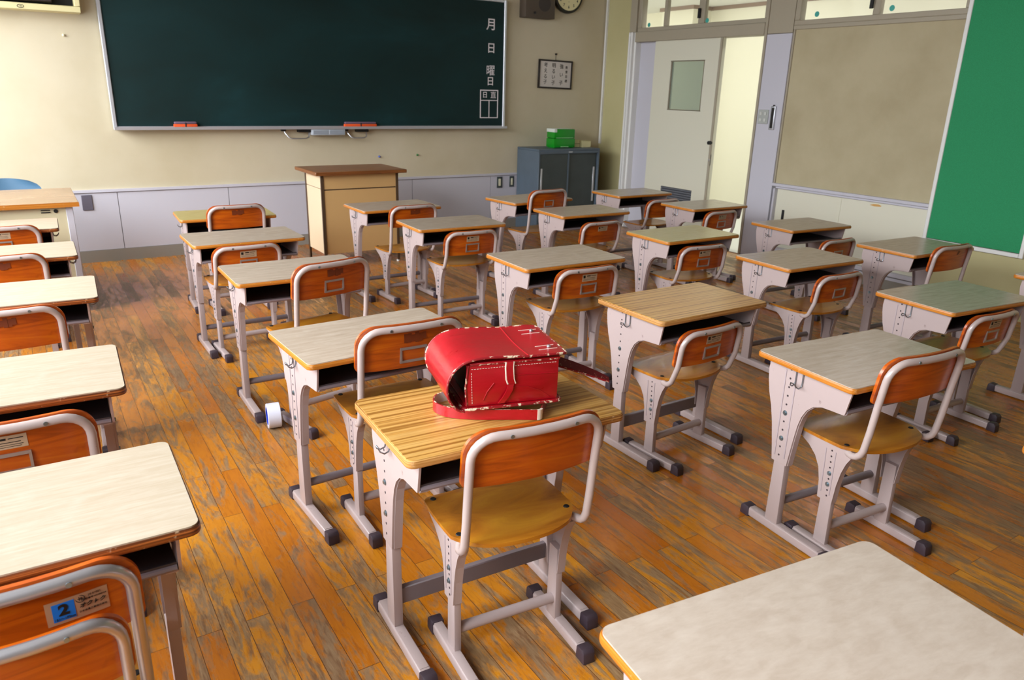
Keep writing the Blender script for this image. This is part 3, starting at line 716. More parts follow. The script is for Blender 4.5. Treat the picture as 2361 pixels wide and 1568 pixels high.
f = MB(); f.prism([(YF - 0.02, bz0 - 0.004), (YF - 0.118, bz0 - 0.004), (YF - 0.121, bz0 + 0.020), (YF - 0.115, bz0 + 0.020), (YF - 0.112, bz0 + 0.006), (YF - 0.056, bz0 + 0.006), (YF - 0.056, bz0 + 0.022), (YF - 0.02, bz0 + 0.022)], 0, bx0 + 0.001, bx1 - 0.001)
child(f, 'chalk_tray', M_alu, cbrd)
def board_text(s_, x, z, size, off=0.0012):
    mw = Matrix.Translation((x, YF - 0.0555, z)) @ Matrix.Rotation(PI/2, 4, 'X')
    o = text_mesh('lettering', s_, size, M_chalk, None, mw, 0.0004, 'CENTER', 0, off)
    o.parent = cbrd; o.matrix_parent_inverse = Matrix.Translation(-cbrd.location); return o
board_text('月', 4.19, 2.085, 0.120, 0.0015)
board_text('日', 4.193, 1.862, 0.105, 0.0015)
board_text('曜', 4.188, 1.645, 0.108, 0.0004)
board_text('日', 4.188, 1.542, 0.092, 0.0013)
board_text('日', 4.125, 1.408, 0.066, 0.0006)
board_text('直', 4.226, 1.406, 0.072, 0.0)
g = MB(); y0, y1 = YF - 0.0562, YF - 0.0549
for q in ((4.066, 4.286, 1.452, 1.462), (4.066, 4.286, 1.180, 1.189), (4.066, 4.077, 1.189, 1.452), (4.275, 4.286, 1.189, 1.452), (4.077, 4.275, 1.353, 1.361), (4.171, 4.180, 1.189, 1.353)): g.box(q[0], q[1], y0, y1, q[2], q[3])
child(g, 'duty_grid', M_chalk, cbrd)
# erasers
def eraser(x, z, ln, nm):
    r = empty('chalkboard_eraser', (x, YF - 0.085, z))
    b = MB(); b.box(-ln/2, ln/2, -0.02, 0.02, 0, 0.034).bevel(0.006, 2)
    b.obj('felt', mat('orange felt', '#E0531C', 0.85), r)
    b = MB(); b.box(-ln/2 + 0.004, ln/2 - 0.004, -0.018, 0.020, 0.0335, 0.054).bevel(0.009, 3); b.obj('grip', mat('purple grey eraser grip', '#6A5568', 0.7), r)
    b = MB(); b.box(-0.006, 0.006, -0.0215, 0.0215, 0.002, 0.046).bevel(0.002, 1); b.obj('band', M_dark, r)
    tag(r, nm, 'eraser', 'chalkboard erasers on the tray'); return r
eraser(1.180, bz0 + 0.0075, 0.185, 'orange chalkboard eraser at the left part of the chalk tray')
eraser(2.735, bz0 + 0.0075, 0.320, 'long orange and purple eraser near the middle of the chalk tray')
# wire rests and magnet holder under the tray
for x0, x1, s_ in ((2.01, 2.24, 'left'), (2.60, 2.80, 'right')):
    r = empty('wire_rest', ((x0 + x1)/2, YF - 0.05, bz0 - 0.004)); c0 = r.location
    b = MB(); zt = -0.0; hw = (x1 - x0)/2
    P = [(-hw, 0, zt), (-hw + 0.01, -0.015, zt - 0.035), (-hw + 0.035, -0.04, zt - 0.072), (-hw + 0.06, -0.05, zt - 0.082), (hw - 0.04, -0.05, zt - 0.082), (hw - 0.01, -0.04, zt - 0.070), (hw, -0.015, zt - 0.035), (hw - 0.005, 0, zt)]
    b.tube(P, 0.006, 8); b.obj('bent_bar', M_bare, r)
    b = MB(); b.box(hw - 0.10, hw + 0.02, -0.03, 0.03, -0.028, 0.0).box(-hw - 0.02, -hw + 0.02, -0.02, 0.02, -0.02, 0.0).bevel(0.003, 1); b.obj('bracket', M_dark, r)
    tag(r, 'chromed bent bar hanging under the chalk tray, %s of the grey holder' % s_, 'wire rest', 'bent bars under the chalk tray')
r = empty('clip_holder', (2.415, YF - 0.09, bz0 - 0.004))
b = MB(); b.box(-0.16, 0.16, -0.02, 0.07, -0.055, 0.0).bevel(0.008, 2); b.obj('casing', mat('pale blue grey plastic', '#B9C2CB', 0.4), r)
b = MB(); b.box(-0.148, -0.006, -0.0225, -0.019, -0.047, -0.010).box(0.006, 0.148, -0.0225, -0.019, -0.047, -0.010).bevel(0.002, 1); b.obj('grille', mat('mid grey ribbed insert', '#9098A2', 0.6), r)
tag(r, 'pale grey double holder fixed under the middle of the chalk tray', 'holder')
# television cabinet high at the left
r = empty('wall_cabinet', (-0.1, YF, 1.93))
b = MB(); b.box(-0.62, 0.62, -0.16, -0.0, 0.0, 0.046).box(0.582, 0.62, -0.16, 0, 0.046, 0.75).box(-0.62, -0.582, -0.16, 0, 0.046, 0.75).box(-0.582, 0.582, -0.16, 0, 0.71, 0.75).bevel(0.004, 1); b.obj('frame', mat('cream painted cabinet frame', '#D9CF9C', 0.5), r)
b = MB(); b.box(-0.582, 0.582, -0.02, -0.002, 0.046, 0.71); b.obj('back_panel', M_dark, r, False)
b = MB(); b.box(-0.57, 0.44, -0.14, -0.02, 0.062, 0.70).bevel(0.006, 1); b.obj('monitor', mat('dark brown casing', '#2A1C17', 0.5), r)
b = MB(); b.box(-0.50, 0.37, -0.143, -0.138, 0.10, 0.66); b.obj('screen', mat('black screen', '#0B0A0A', 0.15), r, False)
b = MB(); b.tube([(0.235 + 0.020*math.cos(2*PI*i/16), -0.1605, 0.022 + 0.011*math.sin(2*PI*i/16)) for i in range(16)], 0.002, 6, closed=True).box(0.23, 0.245, -0.162, -0.1595, 0.020, 0.024); b.obj('emblem', M_ink, r)
tag(r, 'cream-framed wall cabinet with dark screen, high left of the chalkboard', 'cabinet')
# wall plates
def plate_thing(x, z, w_, h_, m, lab, sw=False):
    r = empty('wall_socket', (x, YF - 0.012, z))
    b = MB(); b.box(-w_/2, w_/2, -0.008, 0, -h_/2, h_/2).bevel(0.003, 1); b.obj('plate', m, r)
    if sw:
        b = MB(); b.box(-w_*0.2, w_*0.2, -0.012, -0.006, -h_*0.32, h_*0.32).bevel(0.002, 1); b.obj('socket_insert', mat('cream plastic', '#D8D6B8', 0.5), r)
    tag(r, lab, 'socket', 'plates on the front wainscot')
M_plate = mat('purple grey plate', '#5E5A66', 0.5); M_plate2 = mat('dark steel plate', '#4C5252', 0.4, 0.3)
plate_thing(0.372, 0.498, 0.078, 0.125, M_plate, 'blank purple-grey wall plate beside the teacher desk')
plate_thing(4.348, 0.503, 0.070, 0.120, M_plate2, 'dark framed wall socket, left of the pair beside the steel cabinet', True)
plate_thing(4.505, 0.506, 0.060, 0.115, M_plate2, 'dark framed wall socket touching the steel cabinet side', True)
for x, z, c_, lab in ((0.388, 1.776, '#E6E2C4', 'cream peg in the wall left of the chalkboard'), (2.951, 0.809, '#4A62B0', 'blue push pin in the wall above the lectern'), (3.366, 0.816, '#2F7A3A', 'green push pin in the wall right of the lectern')):
    b = MB(); b.cyl((0, 0, 0), (0, -1, 0), 0.010, 0.012, 12).cyl((0, -0.010, 0), (0, -1, 0), 0.006 , 0.012, 12).bevel(0.002, 1)
    tag(b.obj('push_pin', mat('pin ' + c_, c_, 0.4), loc=(x, YF, z)), lab, 'pin', 'pins in the front wall')
# loudspeaker box
r = empty('loudspeaker', (4.745, YF, 2.185))
b = MB(); b.box(-0.185, 0.185, -0.12, 0, 0, 0.36).bevel(0.006, 2); b.obj('cabinet', mat('brown grey speaker box', '#51463A', 0.6), r)
b = MB(); b.cyl((0.05, -0.119, 0.14), (0, -1, 0), 0.075, 0.004, 32); b.obj('grille', mat('dark speaker cloth', '#3F3833', 0.8), r)
b = MB(); b.cyl((-0.075, -0.119, 0.045), (0, -1, 0), 0.011, 0.016, 14); b.obj('knob', M_dark, r)
tag(r, 'brown-grey loudspeaker box high on the wall right of the chalkboard', 'loudspeaker')
# clock
ck = empty('wall_clock', (5.155, YF, 2.452))
b = MB(); P = [(0.190*math.cos(2*PI*i/48), 0.190*math.sin(2*PI*i/48)) for i in range(48)]; b.prism(P, 1, -0.052, -0.002).bevel(0.008, 2); b.obj('case', mat('black clock case', '#1A1815', 0.35), ck)
b = MB(); P = [(0.163*math.cos(2*PI*i/48), 0.163*math.sin(2*PI*i/48)) for i in range(48)]; b.prism(P, 1, -0.054, -0.050); b.obj('dial', mat('cream dial', '#E6DCA8', 0.25, coat=0.6), ck, False)
for k in range(1, 13):
    a = PI/2 - 2*PI*k/12; text_mesh('numeral', str(k), 0.040, M_ink, ck, Matrix.Translation((0.128*math.cos(a), -0.0548, 0.128*math.sin(a))) @ Matrix.Rotation(PI/2, 4, 'X'), 0.0004, 'CENTER', 0, 0.0006)
for nm, ang, ln in (('hour_hand', 60, 0.08), ('minute_hand', 100, 0.12)):
    a = math.radians(ang); b = MB(); b.tube([(0, -0.058, 0), (ln*math.cos(a), -0.058, ln*math.sin(a))], 0.003, 6); b.obj(nm, M_ink, ck)
text_mesh('dial_mark', '–', 0.035, M_ink, ck, Matrix.Translation((0, -0.0548, -0.075)) @ Matrix.Rotation(PI/2, 4, 'X'))
tag(ck, 'round black-rimmed wall clock with cream dial cut by the top edge', 'clock')
# framed motto
r = empty('framed_motto', (5.04, YF, 1.492)); r.rotation_euler = (0, math.radians(1.0), 0)
b = MB(); b.box(-0.225, 0.225, -0.024, -0.002, 0, 0.016).box(-0.225, 0.225, -0.024, -0.002, 0.280, 0.296).box(-0.225, -0.209, -0.024, -0.002, 0.016, 0.28).box(0.209, 0.225, -0.024, -0.002, 0.016, 0.28).bevel(0.002, 1); b.obj('frame', mat('dark brown frame', '#1E1410', 0.4), r)
b = MB(); b.box(-0.209, 0.209, -0.014, -0.004, 0.016, 0.28); b.obj('paper', mat('white card', '#CFC9C2', 0.6), r, False)
for x, s_, sz, z0, st in ((0.148, '教育目標', 0.034, 0.225, 0.047), (0.080, '強い子', 0.052, 0.232, 0.085), (-0.025, '明るい子', 0.052, 0.238, 0.060), (-0.132, '考える子', 0.052, 0.238, 0.058)):
    for i, ch_ in enumerate(s_):
        text_mesh('lettering', ch_, sz, M_ink, r, Matrix.Translation((x, -0.0146, z0 - i*st)) @ Matrix.Rotation(PI/2, 4, 'X'), 0.0003, 'CENTER', 0, 0.0003)
b = MB(); b.tube([(0, -0.006, 0.29), (0, -0.006, 0.355)], 0.0022, 6).cyl((0, 0.0, 0.357), (0, -1, 0), 0.009, 0.016, 12); b.obj('hanging_hook', M_dark, r)
tag(r, 'small dark-framed white card with black brush writing above the cabinet', 'framed sign')

# steel cabinet with sliding doors
cx0, cx1, cy0, cy1, cz = 4.565, 5.385, 6.60, 7.02, 0.88
M_cab = wall_paint('blue grey painted steel', '#566470', '#4E5B66', 0.45, 6); M_cabd = wall_paint('dark grey green steel doors', '#3F4848', '#394141', 0.5, 6)
r = empty('steel_cabinet', ((cx0 + cx1)/2, (cy0 + cy1)/2, 0)); hw, hd_ = (cx1 - cx0)/2, (cy1 - cy0)/2
b = MB(); b.box(-hw, -hw + 0.02, -hd_, hd_, 0, cz - 0.02).box(hw - 0.02, hw, -hd_, hd_, 0, cz - 0.02).box(-hw, hw, -hd_, hd_, cz - 0.02, cz).box(-hw + 0.02, hw - 0.02, hd_ - 0.01, hd_, 0.0, cz - 0.02).box(-hw + 0.02, hw - 0.02, -hd_ + 0.01, hd_ - 0.01, 0.0, 0.07).box(-hw + 0.02, hw - 0.02, -hd_ - 0.0, -hd_ + 0.02, cz - 0.05, cz - 0.02).bevel(0.003, 1)
b.obj('body', M_cab, r)
for (a, c_, y_, hx) in ((-hw + 0.021, 0.0, -hd_ + 0.012, -hw + 0.045), (-0.02, hw - 0.021, -hd_ + 0.028, hw - 0.055)):
    b = MB(); b.box(a, c_, y_, y_ + 0.014, 0.071, cz - 0.051).bevel(0.002, 1); dd = b.obj('sliding_door', M_cabd, r)
    b = MB(); b.box(hx - 0.012, hx + 0.012, y_ - 0.006, y_ - 0.0005, 0.30, 0.68).bevel(0.002, 1); b.obj('handle', M_alu, dd)
b = MB(); b.box(-0.02, -0.002, -hd_ + 0.006, -hd_ + 0.012, 0.071, cz - 0.051); b.obj('meeting_strip', M_cab, r, False)
b = MB(); b.box(-0.02, 0.03, -hd_ - 0.003, -hd_, cz - 0.038, cz - 0.028); b.obj('name_badge', M_alu, r, False)
tag(r, 'low blue-grey steel cabinet with two sliding doors in the corner', 'cabinet')
# green box on it
r = empty('storage_box', (4.985, 6.80, cz), math.radians(-4))
M_gb = mat('glossy green plastic', '#0E8A1C', 0.25)
b = MB(); b.box(-0.135, 0.135, -0.085, 0.085, 0.006, 0.10).bevel(0.008, 2); b.obj('bottom_tray', M_gb, r)
b = MB(); b.box(-0.132, 0.132, -0.082, 0.082, 0.101, 0.198).bevel(0.010, 2); lid = b.obj('lid', M_gb, r)
b = MB(); b.box(-0.134, -0.10, -0.083, 0.083, 0.165, 0.2).box(-0.1, 0.132, -0.02, 0.083, 0.1975, 0.201).bevel(0.004, 2); b.obj('white_edge', mat('white plastic', '#DADFD6', 0.4), lid)
b = MB(); b.box(-0.11, 0.11, -0.0855, -0.082, 0.104, 0.110).box(-0.05, 0.05, -0.087, -0.082, 0.010, 0.018); b.obj('light_rim', mat('pale green rim', '#8CCB8C', 0.3), r, False)
for sx in (-0.11, 0.11):
    b = MB(); b.box(sx - 0.012, sx + 0.012, -0.07, 0.07, 0, 0.007); b.obj('foot', M_gb, r, False)
tag(r, 'glossy green plastic box with white top on the steel cabinet', 'box')
for x0, y0, wd, dp, n, lab in ((5.150, 6.80, 0.100, 0.12, 3, 'small pile of pale booklets right behind the green box'), (5.262, 6.76, 0.115, 0.10, 1, 'yellowish paperbound booklet block at the cabinet right end')):
    b = MB(); b.box(0, wd, 0, dp, 0, 0.078 if n == 3 else 0.066)
    b.bevel(0.002, 1); o = b.obj('pages', mat('cream paper ' + str(n), '#DDD3A0', 0.8), None)
    r = empty('booklet_pile', (x0, y0, cz)); o.parent = r
    b = MB(); hh = 0.078 if n == 3 else 0.066; b.box(-0.003, wd + 0.003, -0.003, dp + 0.003, hh, hh + 0.004).bevel(0.001, 1); b.obj('cover', mat('cream cover ' + str(n), '#D2CA98', 0.7), r)
    if n == 3: b = MB(); b.box(-0.002, wd + 0.002, -0.002, dp + 0.002, 0.034, 0.040); b.obj('cover', mat('grey cover', '#8C8560', 0.7), r, False)
    tag(r, lab, 'booklets', 'papers on the steel cabinet')

# lectern
M_lec = mat('peach laminate', '#CBA56E', 0.4); M_lect = ply('brown woodgrain lectern top', '#7E4A22', '#6B3C1A', '#8E5A2E', 0.35, 0.1); M_lecl = mat('brown steel angle', '#5A4634', 0.45, 0.3)
lx0, lx1, ly0, ly1, lz = 1.985, 2.665, 5.96, 6.37, 0.80
r = empty('lectern', ((lx0 + lx1)/2, (ly0 + ly1)/2, 0), math.radians(0.5)); hw, hd_ = (lx1 - lx0)/2, (ly1 - ly0)/2
b = MB(); b.box(-hw - 0.06, hw + 0.055, -hd_ - 0.06, hd_ + 0.07, lz - 0.028, lz).bevel(0.003, 1); b.obj('top', M_lect, r)
for sx in (-1, 1):
    for sy in (-1, 1):
        b = MB(); x = sx*hw; y = sy*hd_
        b.box(min(x, x - sx*0.022), max(x, x - sx*0.022), min(y, y - sy*0.004), max(y, y - sy*0.004), 0.012, lz - 0.028); b.box(min(x, x - sx*0.004), max(x, x - sx*0.004), min(y, y - sy*0.022), max(y, y - sy*0.022), 0.012, lz - 0.028)
        lg = b.obj('leg', M_lecl, r, False)
        b = MB(); b.cyl((x - sx*0.012, y - sy*0.012, 0), (0, 0, 1), 0.014, 0.014, 12); b.obj('foot_glide', M_white, lg)
b = MB(); b.box(-hw + 0.022, hw - 0.022, -hd_ + 0.006, -hd_ + 0.02, 0.655, lz - 0.03).obj('upper_panel', M_lec, r, False)
b = MB(); b.box(-hw + 0.022, hw - 0.022, -hd_ + 0.006, -hd_ + 0.02, 0.12, 0.645).obj('front_panel', M_lec, r, False)
b = MB(); b.box(-hw + 0.022, hw - 0.022, -hd_ + 0.010, -hd_ + 0.018, 0.643, 0.657).obj('seam_strip', M_lecl, r, False)
for sx in (-1, 1):
    b = MB(); x = sx*(hw - 0.006); b.box(min(x, x - sx*0.012), max(x, x - sx*0.012), -hd_ + 0.022, hd_ - 0.022, 0.12, 0.655).box(min(x, x - sx*0.012), max(x, x - sx*0.012), -hd_ + 0.022, hd_ - 0.022, 0.66, lz - 0.03); o = b.obj('side_panel', mat('pale peach laminate', '#D9C2A0', 0.4), r, False)
tag(r, 'brown-topped lectern with peach panels on thin legs before the chalkboard', 'lectern')

# teacher desk at the left
r = empty('teacher_desk', (-0.50, 5.86, 0)); M_td = mat('cream desk panel', '#D2C9A6', 0.45)
b = MB(); b.box(-0.60, 0.74, -0.415, 0.36, 0.692, 0.72); b.bevel(0.002, 1); b.obj('top', [ply('grey brown teacher desk top', '#9A7A5C', '#8A6A4C', '#A98A6A', 0.25, 0.2)], r)
b = MB(); b.box(-0.602, 0.742, -0.419, -0.4145, 0.691, 0.7195); b.obj('edge_band', M_edge, r, False)
b = MB(); b.box(-0.55, 0.665, -0.375, -0.36, 0.08, 0.69); b.obj('front_panel', M_td, r, False)
for x in (-0.57, 0.665):
    b = MB(); b.box(x, x + 0.04, -0.385, 0.34, 0.0, 0.692).bevel(0.003, 1); b.obj('side_panel', M_lilac, r)
b = MB(); b.cyl((0.61, -0.376, 0.665), (0, -1, 0), 0.012, 0.006, 12).box(0.53, 0.58, -0.380, -0.375, 0.655, 0.661).box(0.53, 0.58, -0.380, -0.375, 0.669, 0.674); b.obj('fixing', M_dark, r, False)
tag(r, 'teacher desk with brown top and cream front panel at far left', 'desk')
# blue chair behind it
r = empty('office_chair', (-0.16, 6.52, 0)); M_bc = mat('blue plastic', '#4C6E88', 0.35)
def shell(u, v):
    s = 2*u - 1; q = max(0, v - 0.55)/0.45; hw = 0.235 * math.sqrt(max(0.02, 1 - 0.55*q**4)); z = 0.40 + 0.365*v - 0.018*(s*s)*(v**3)
    y = -0.02 + 0.05*v + 0.05*s*s*0.0 - 0.05*(s*s)
    return (s*hw, y + 0.0, z), (s*hw, y + 0.012, z)
b = MB(); b.grid(shell, 18, 14); b.obj('backrest', M_bc, r)
b = MB(); b.prism(rrect(-0.21, 0.21, -0.40, 0.0, 0.06), 2, 0.42, 0.45).bevel(0.01, 2); b.obj('seat', M_bc, r)
for sx in (-1, 1):
    for y in (-0.36, -0.02):
        b = MB(); b.tube([(sx*0.16, y, 0.42), (sx*0.19, y*1.04, 0.0)], 0.011, 10); b.obj('leg', M_bare, r)
tag(r, 'blue plastic chair back showing behind the teacher desk', 'chair')

# green pin board on the right wall
r = empty('pin_board', (XR, 2.68, 0.44)); r0 = r.location
b = MB(); b.box(-0.028, -0.004, -0.325, 0.33, 0.035, 2.2); b.obj('felt', M_green, r, False)
b = MB(); b.box(-0.034, -0.0, 0.33, 0.360, 0.0, 2.23).box(-0.034, 0, -0.355, -0.325, 0, 2.23).box(-0.034, 0, -0.325, 0.33, 0.0, 0.03).box(-0.034, 0, -0.325, 0.33, 2.2, 2.23).bevel(0.004, 1); b.obj('frame', M_white, r)
tag(r, 'tall green felt pin board with white frame at the right edge', 'pin board')
# light switches and thermometer on the pilaster
r = empty('light_switch', (XR - 0.01, 4.695, 1.29))
b = MB(); b.box(-0.008, 0, -0.058, 0.058, -0.062, 0.062).bevel(0.003, 1); b.obj('plate', mat('grey switch plate', '#A9ADA8', 0.4), r)
for sy in (-0.025, 0.025):
    for sz in (-0.028, 0.028):
        b = MB(); b.box(-0.014, -0.007, sy - 0.012, sy + 0.012, sz - 0.014, sz + 0.014).bevel(0.002, 1); b.obj('rocker', mat('switch rocker', '#C8CBC4', 0.4), r)
tag(r, 'grey plate of four light switches on the pilaster by the doorway', 'light switch')
r = empty('wall_thermometer', (XR - 0.01, 4.585, 1.18))
b = MB(); b.box(-0.020, 0, -0.026, 0.026, 0, 0.205).bevel(0.005, 2); b.obj('case', M_alu, r)
b = MB(); b.box(-0.0215, -0.0195, -0.016, 0.012, 0.015, 0.19); b.obj('scale', M_ink, r, False)
b = MB(); b.cyl((-0.012, 0, 0.203), (0, 0, 1), 0.008, 0.012, 10); b.obj('hanging_knob', M_dark, r)
tag(r, 'narrow dark-faced thermometer hanging beside the light switches', 'thermometer')

# roll of tape on the floor
r = empty('tape_roll', (0.758, 3.100, 0), math.radians(-8))
b = MB(); R_, r_ = 0.056, 0.040; n = 40
def ring(R1, R2, x0, x1, m):
    A = [];
    for (x, R0) in ((x0, R1), (x1, R1), (x1, R2), (x0, R2)): A.append([b.bm.verts.new((x, R0*math.cos(2*PI*i/n), 0.056 + R0*math.sin(2*PI*i/n))) for i in range(n)])
    for k in range(4):
        p, q = A[k], A[(k+1) % 4]
        for i in range(n):
            f_ = b.bm.faces.new([p[i], p[(i+1) % n], q[(i+1) % n], q[i]]); f_.material_index = 0
ring(R_, r_, -0.028, 0.028, 0); b.bevel(0.002, 1); b.obj('tape', mat('white tape', '#D5D8E6', 0.35), r)
b = MB(); ring(r_ - 0.0002, r_ - 0.004, -0.0285, 0.0285, 0); b.obj('core', mat('blue core', '#1F3FC0', 0.4), r)
tag(r, 'roll of white tape with blue core standing on the floor', 'tape roll')

# ------------------------------------------------------------------ red leather satchel on the desk
M_red = mat('worn red leather', '#A80A18', 0.3, coat=0.35); t = NT(M_red)
n1 = t.noise(t.coord((7, 30, 30)), 1.0, 7, 0.7, 1.0); n2 = t.noise(t.coord((90, 90, 90)), 1.0, 4, 0.7)
c = t.mix(t.ramp(n1, [(0.3, 0.0), (0.75, 1.0)]), rgb('#9C0714'), rgb('#B51022')); c = t.mix(t.ramp(n2, [(0.74, 0.0), (0.78, 0.6)]), c, rgb('#E0B49A')); t.link(c, t.b.inputs['Base Color'])
t.link(t.ramp(n1, [(0.3, 0.26), (0.8, 0.42)]), t.b.inputs['Roughness']); t.bump(t.noise(t.coord((40, 160, 160)), 1.0, 6, 0.7), 0.25, 0.002)
M_piping = mat('worn red and cream piping', '#A81020', 0.55); t = NT(M_piping)
n1 = t.noise(t.coord((60, 60, 60)), 1.0, 5, 0.7); c = t.mix(t.ramp(n1, [(0.53, 0.0), (0.57, 1.0)]), rgb('#8E0C18'), rgb('#E4D6B8')); t.link(c, t.b.inputs['Base Color'])
M_creaml = mat('white leather lining', '#DCD8D2', 0.5); M_thread = mat('cream thread', '#E6D8C8', 0.7)
M_dred = mat('dark cracked red leather', '#5A0A10', 0.5); t = NT(M_dred); n1 = t.noise(t.coord((90, 90, 90)), 1.0, 5, 0.7); c = t.mix(t.ramp(n1, [(0.6, 0.0), (0.66, 0.8)]), rgb('#5A0A10'), rgb('#BFA58A')); t.link(c, t.b.inputs['Base Color'])
DH = DESKS['B5'][3]
BX, BY, BZ, BA = 0.815, 1.462, DH + 0.036, -0.24
bag = empty('school_satchel', (BX, BY, BZ), BA)
bag.rotation_euler = (0.009, 0.03 - 0.02, BA)
Lb, Wb, Hb = 0.245, 0.215, 0.116
# body: open box (front at u = 0 open)
b = MB(); th = 0.004
b.box(0.004, Lb, 0.0, th, 0.008, Hb).box(0.004, Lb, Wb - th, Wb, 0.008, Hb).box(Lb - th, Lb, th, Wb - th, 0.008, Hb).box(0.004, Lb - th, th, Wb - th, Hb - th, Hb).box(0.004, Lb - th, th, Wb - th, 0.008, 0.012)
b.bevel(0.0025, 2); body = b.obj('body', M_red, bag)
b = MB(); b.box(0.02, Lb - 0.006, 0.006, Wb - 0.006, 0.014, Hb - 0.006); b.obj('lining', M_dark, body, False)
# back plate (bottom) sticking out past the body
b = MB(); b.prism(rrect(-0.004, Lb + 0.012, -0.007, Wb + 0.007, 0.02, 4), 2, 0.0, 0.007).bevel(0.002, 1); bp = b.obj('back_plate', M_red, bag)
b = MB(); Q = rrect(-0.004, Lb + 0.012, -0.007, Wb + 0.007, 0.02, 4); b.tube([(x, y, 0.0035) for x, y in Q], 0.0036, 8, closed=True); b.obj('piping', M_piping, bp)
# piping on the body edges
b = MB()
for y in (0.0, Wb):
    b.tube([(0.006, y, 0.012), (0.002, y, 0.06), (0.008, y, Hb), (0.03, y, Hb + 0.001), (Lb, y, Hb + 0.001)], 0.0027, 8)
b.tube([(Lb, 0, Hb), (Lb, Wb, Hb)], 0.0025, 8); b.obj('piping', M_piping, body)
# second layer edge (pocket) on top of the body
b = MB(); b.box(0.012, Lb + 0.003, -0.002, Wb + 0.002, Hb + 0.001, Hb + 0.006).bevel(0.0015, 1); b.obj('pocket_flap', M_red, body)
def stitches(P, parent, ln=0.0042, gap=0.0028, r=0.0007):
    b = MB(); P = [Vector(p) for p in P]; acc = []; 
    for a, c_ in zip(P[:-1], P[1:]):
        d_ = (c_ - a); n_ = max(1, int(d_.length / (ln + gap))); d_.normalize()
        for i in range(n_):
            s0 = a + d_ * (i * (ln + gap)); b.tube([s0, s0 + d_ * ln], r, 4)
    return b.obj('stitching', M_thread, parent, False)
stitches([(0.020, -0.0004, 0.016), (0.016, -0.0004, Hb - 0.010), (Lb - 0.003, -0.0004, Hb - 0.008)], body)
stitches([(0.0, -0.0085, 0.0035), (Lb + 0.01, -0.0085, 0.0035)], bp)
# side seam line, loop strap and creased belt on the visible side
b = MB(); b.tube([(Lb*0.42, -0.001, 0.083), (Lb - 0.002, -0.001, 0.080)], 0.0012, 6); b.obj('side_crease', M_red, body)
b = MB(); P = [(0.102, -0.003, Hb + 0.004), (0.100, -0.006, Hb - 0.01), (0.103, -0.006, 0.075), (0.108, -0.004, 0.062)]
b.strip(P, (0.022, 0, 0), 0.0028, 0, 0); lp = b.obj('side_strap', [M_red, M_piping, M_piping], body)
b = MB()
for dx_ in (0.001, 0.021): b.tube([(p[0] + dx_, p[1] - 0.001, p[2]) for p in P], 0.0022, 6)
b.obj('strap_edge', mat('cream frayed edge', '#E6D9C6', 0.7), lp)
b = MB(); P = [(0.110, -0.001, 0.062), (0.106, -0.004, 0.045), (0.096, -0.005, 0.028), (0.085, -0.002, 0.012)]; b.strip(P, (0.016, 0, 0), 0.0035, 0, 0); b.obj('belt_end', [M_red, M_red, M_red], body)
b = MB(); b.tube([(0.075, -0.0008, 0.066), (0.058, -0.0012, 0.045), (0.048, -0.0008, 0.022)], 0.0014, 6).tube([(0.11, -0.0008, 0.052), (0.16, -0.0012, 0.050), (0.2, -0.001, 0.034), (0.225, -0.0005, 0.014)], 0.0007, 5); b.obj('side_crease', M_red, body)
# lid: wraps from the back plate round the open end and over the top
prof = [(0.000, 0.002), (-0.014, 0.006), (-0.028, 0.018), (-0.039, 0.036), (-0.044, 0.058), (-0.042, 0.080), (-0.032, 0.101), (-0.015, 0.118), (0.008, 0.129), (0.040, 0.134), (0.080, 0.134), (0.120, 0.132), (0.160, 0.130), (0.200, 0.1305), (0.232, 0.131), (Lb + 0.012, 0.129), (Lb + 0.020, 0.1265)]
def catmull(P, k=4):
    out = []
    for i in range(len(P) - 1):
        p0, p1, p2, p3 = P[max(i-1, 0)], P[i], P[i+1], P[min(i+2, len(P)-1)]
        for j in range(k):
            t_ = j / k; out.append(tuple(0.5*((2*p1[q]) + (-p0[q]+p2[q])*t_ + (2*p0[q]-5*p1[q]+4*p2[q]-p3[q])*t_*t_ + (-p0[q]+3*p1[q]-3*p2[q]+p3[q])*t_**3) for q in range(len(p1))))
    out.append(P[-1]); return out
pr = catmull(prof, 3); NP = len(pr) - 1
def lid_pt(i, v, off=0.0):
    p = pr[i]; a_ = pr[max(i-1, 0)]; c_ = pr[min(i+1, NP)]; t_ = Vector((c_[0]-a_[0], c_[1]-a_[1])).normalized(); nx, nz = -t_.y, t_.x
    fr = i / NP; W0, W1 = -0.009, Wb + 0.009
    inset = 0.0
    if i > NP - 7: q = (i - (NP - 7)) / 7; inset = 0.030 * (1 - math.sqrt(max(0, 1 - q**2.2)))
    y = W0 + inset + (W1 - W0 - 2*inset) * v
    sag = -0.006 * math.sin(PI * v) * max(0, math.sin(PI * (fr - 0.45) / 0.5)) if 0.45 < fr < 0.95 else 0
    return Vector((p[0] + nx*off, y, p[1] + nz*off + sag))
def lid_fn(u, v):
    i = int(round(u * NP)); return lid_pt(i, v, 0.0), lid_pt(i, v, 0.0035)
b = MB(); b.grid(lid_fn, NP, 14); lid = b.obj('lid', M_red, bag)
b = MB(); side0 = [lid_pt(i, 0, 0.0018) for i in range(NP + 1)]; side1 = [lid_pt(i, 1, 0.0018) for i in range(NP, -1, -1)]; mid = [lid_pt(NP, v/8, 0.0018) for v in range(1, 8)]
b.tube(side0 + mid + side1, 0.0033, 8); b.obj('piping', M_piping, lid)
st = [lid_pt(i, 0.035, -0.0006) for i in range(NP - 2)]
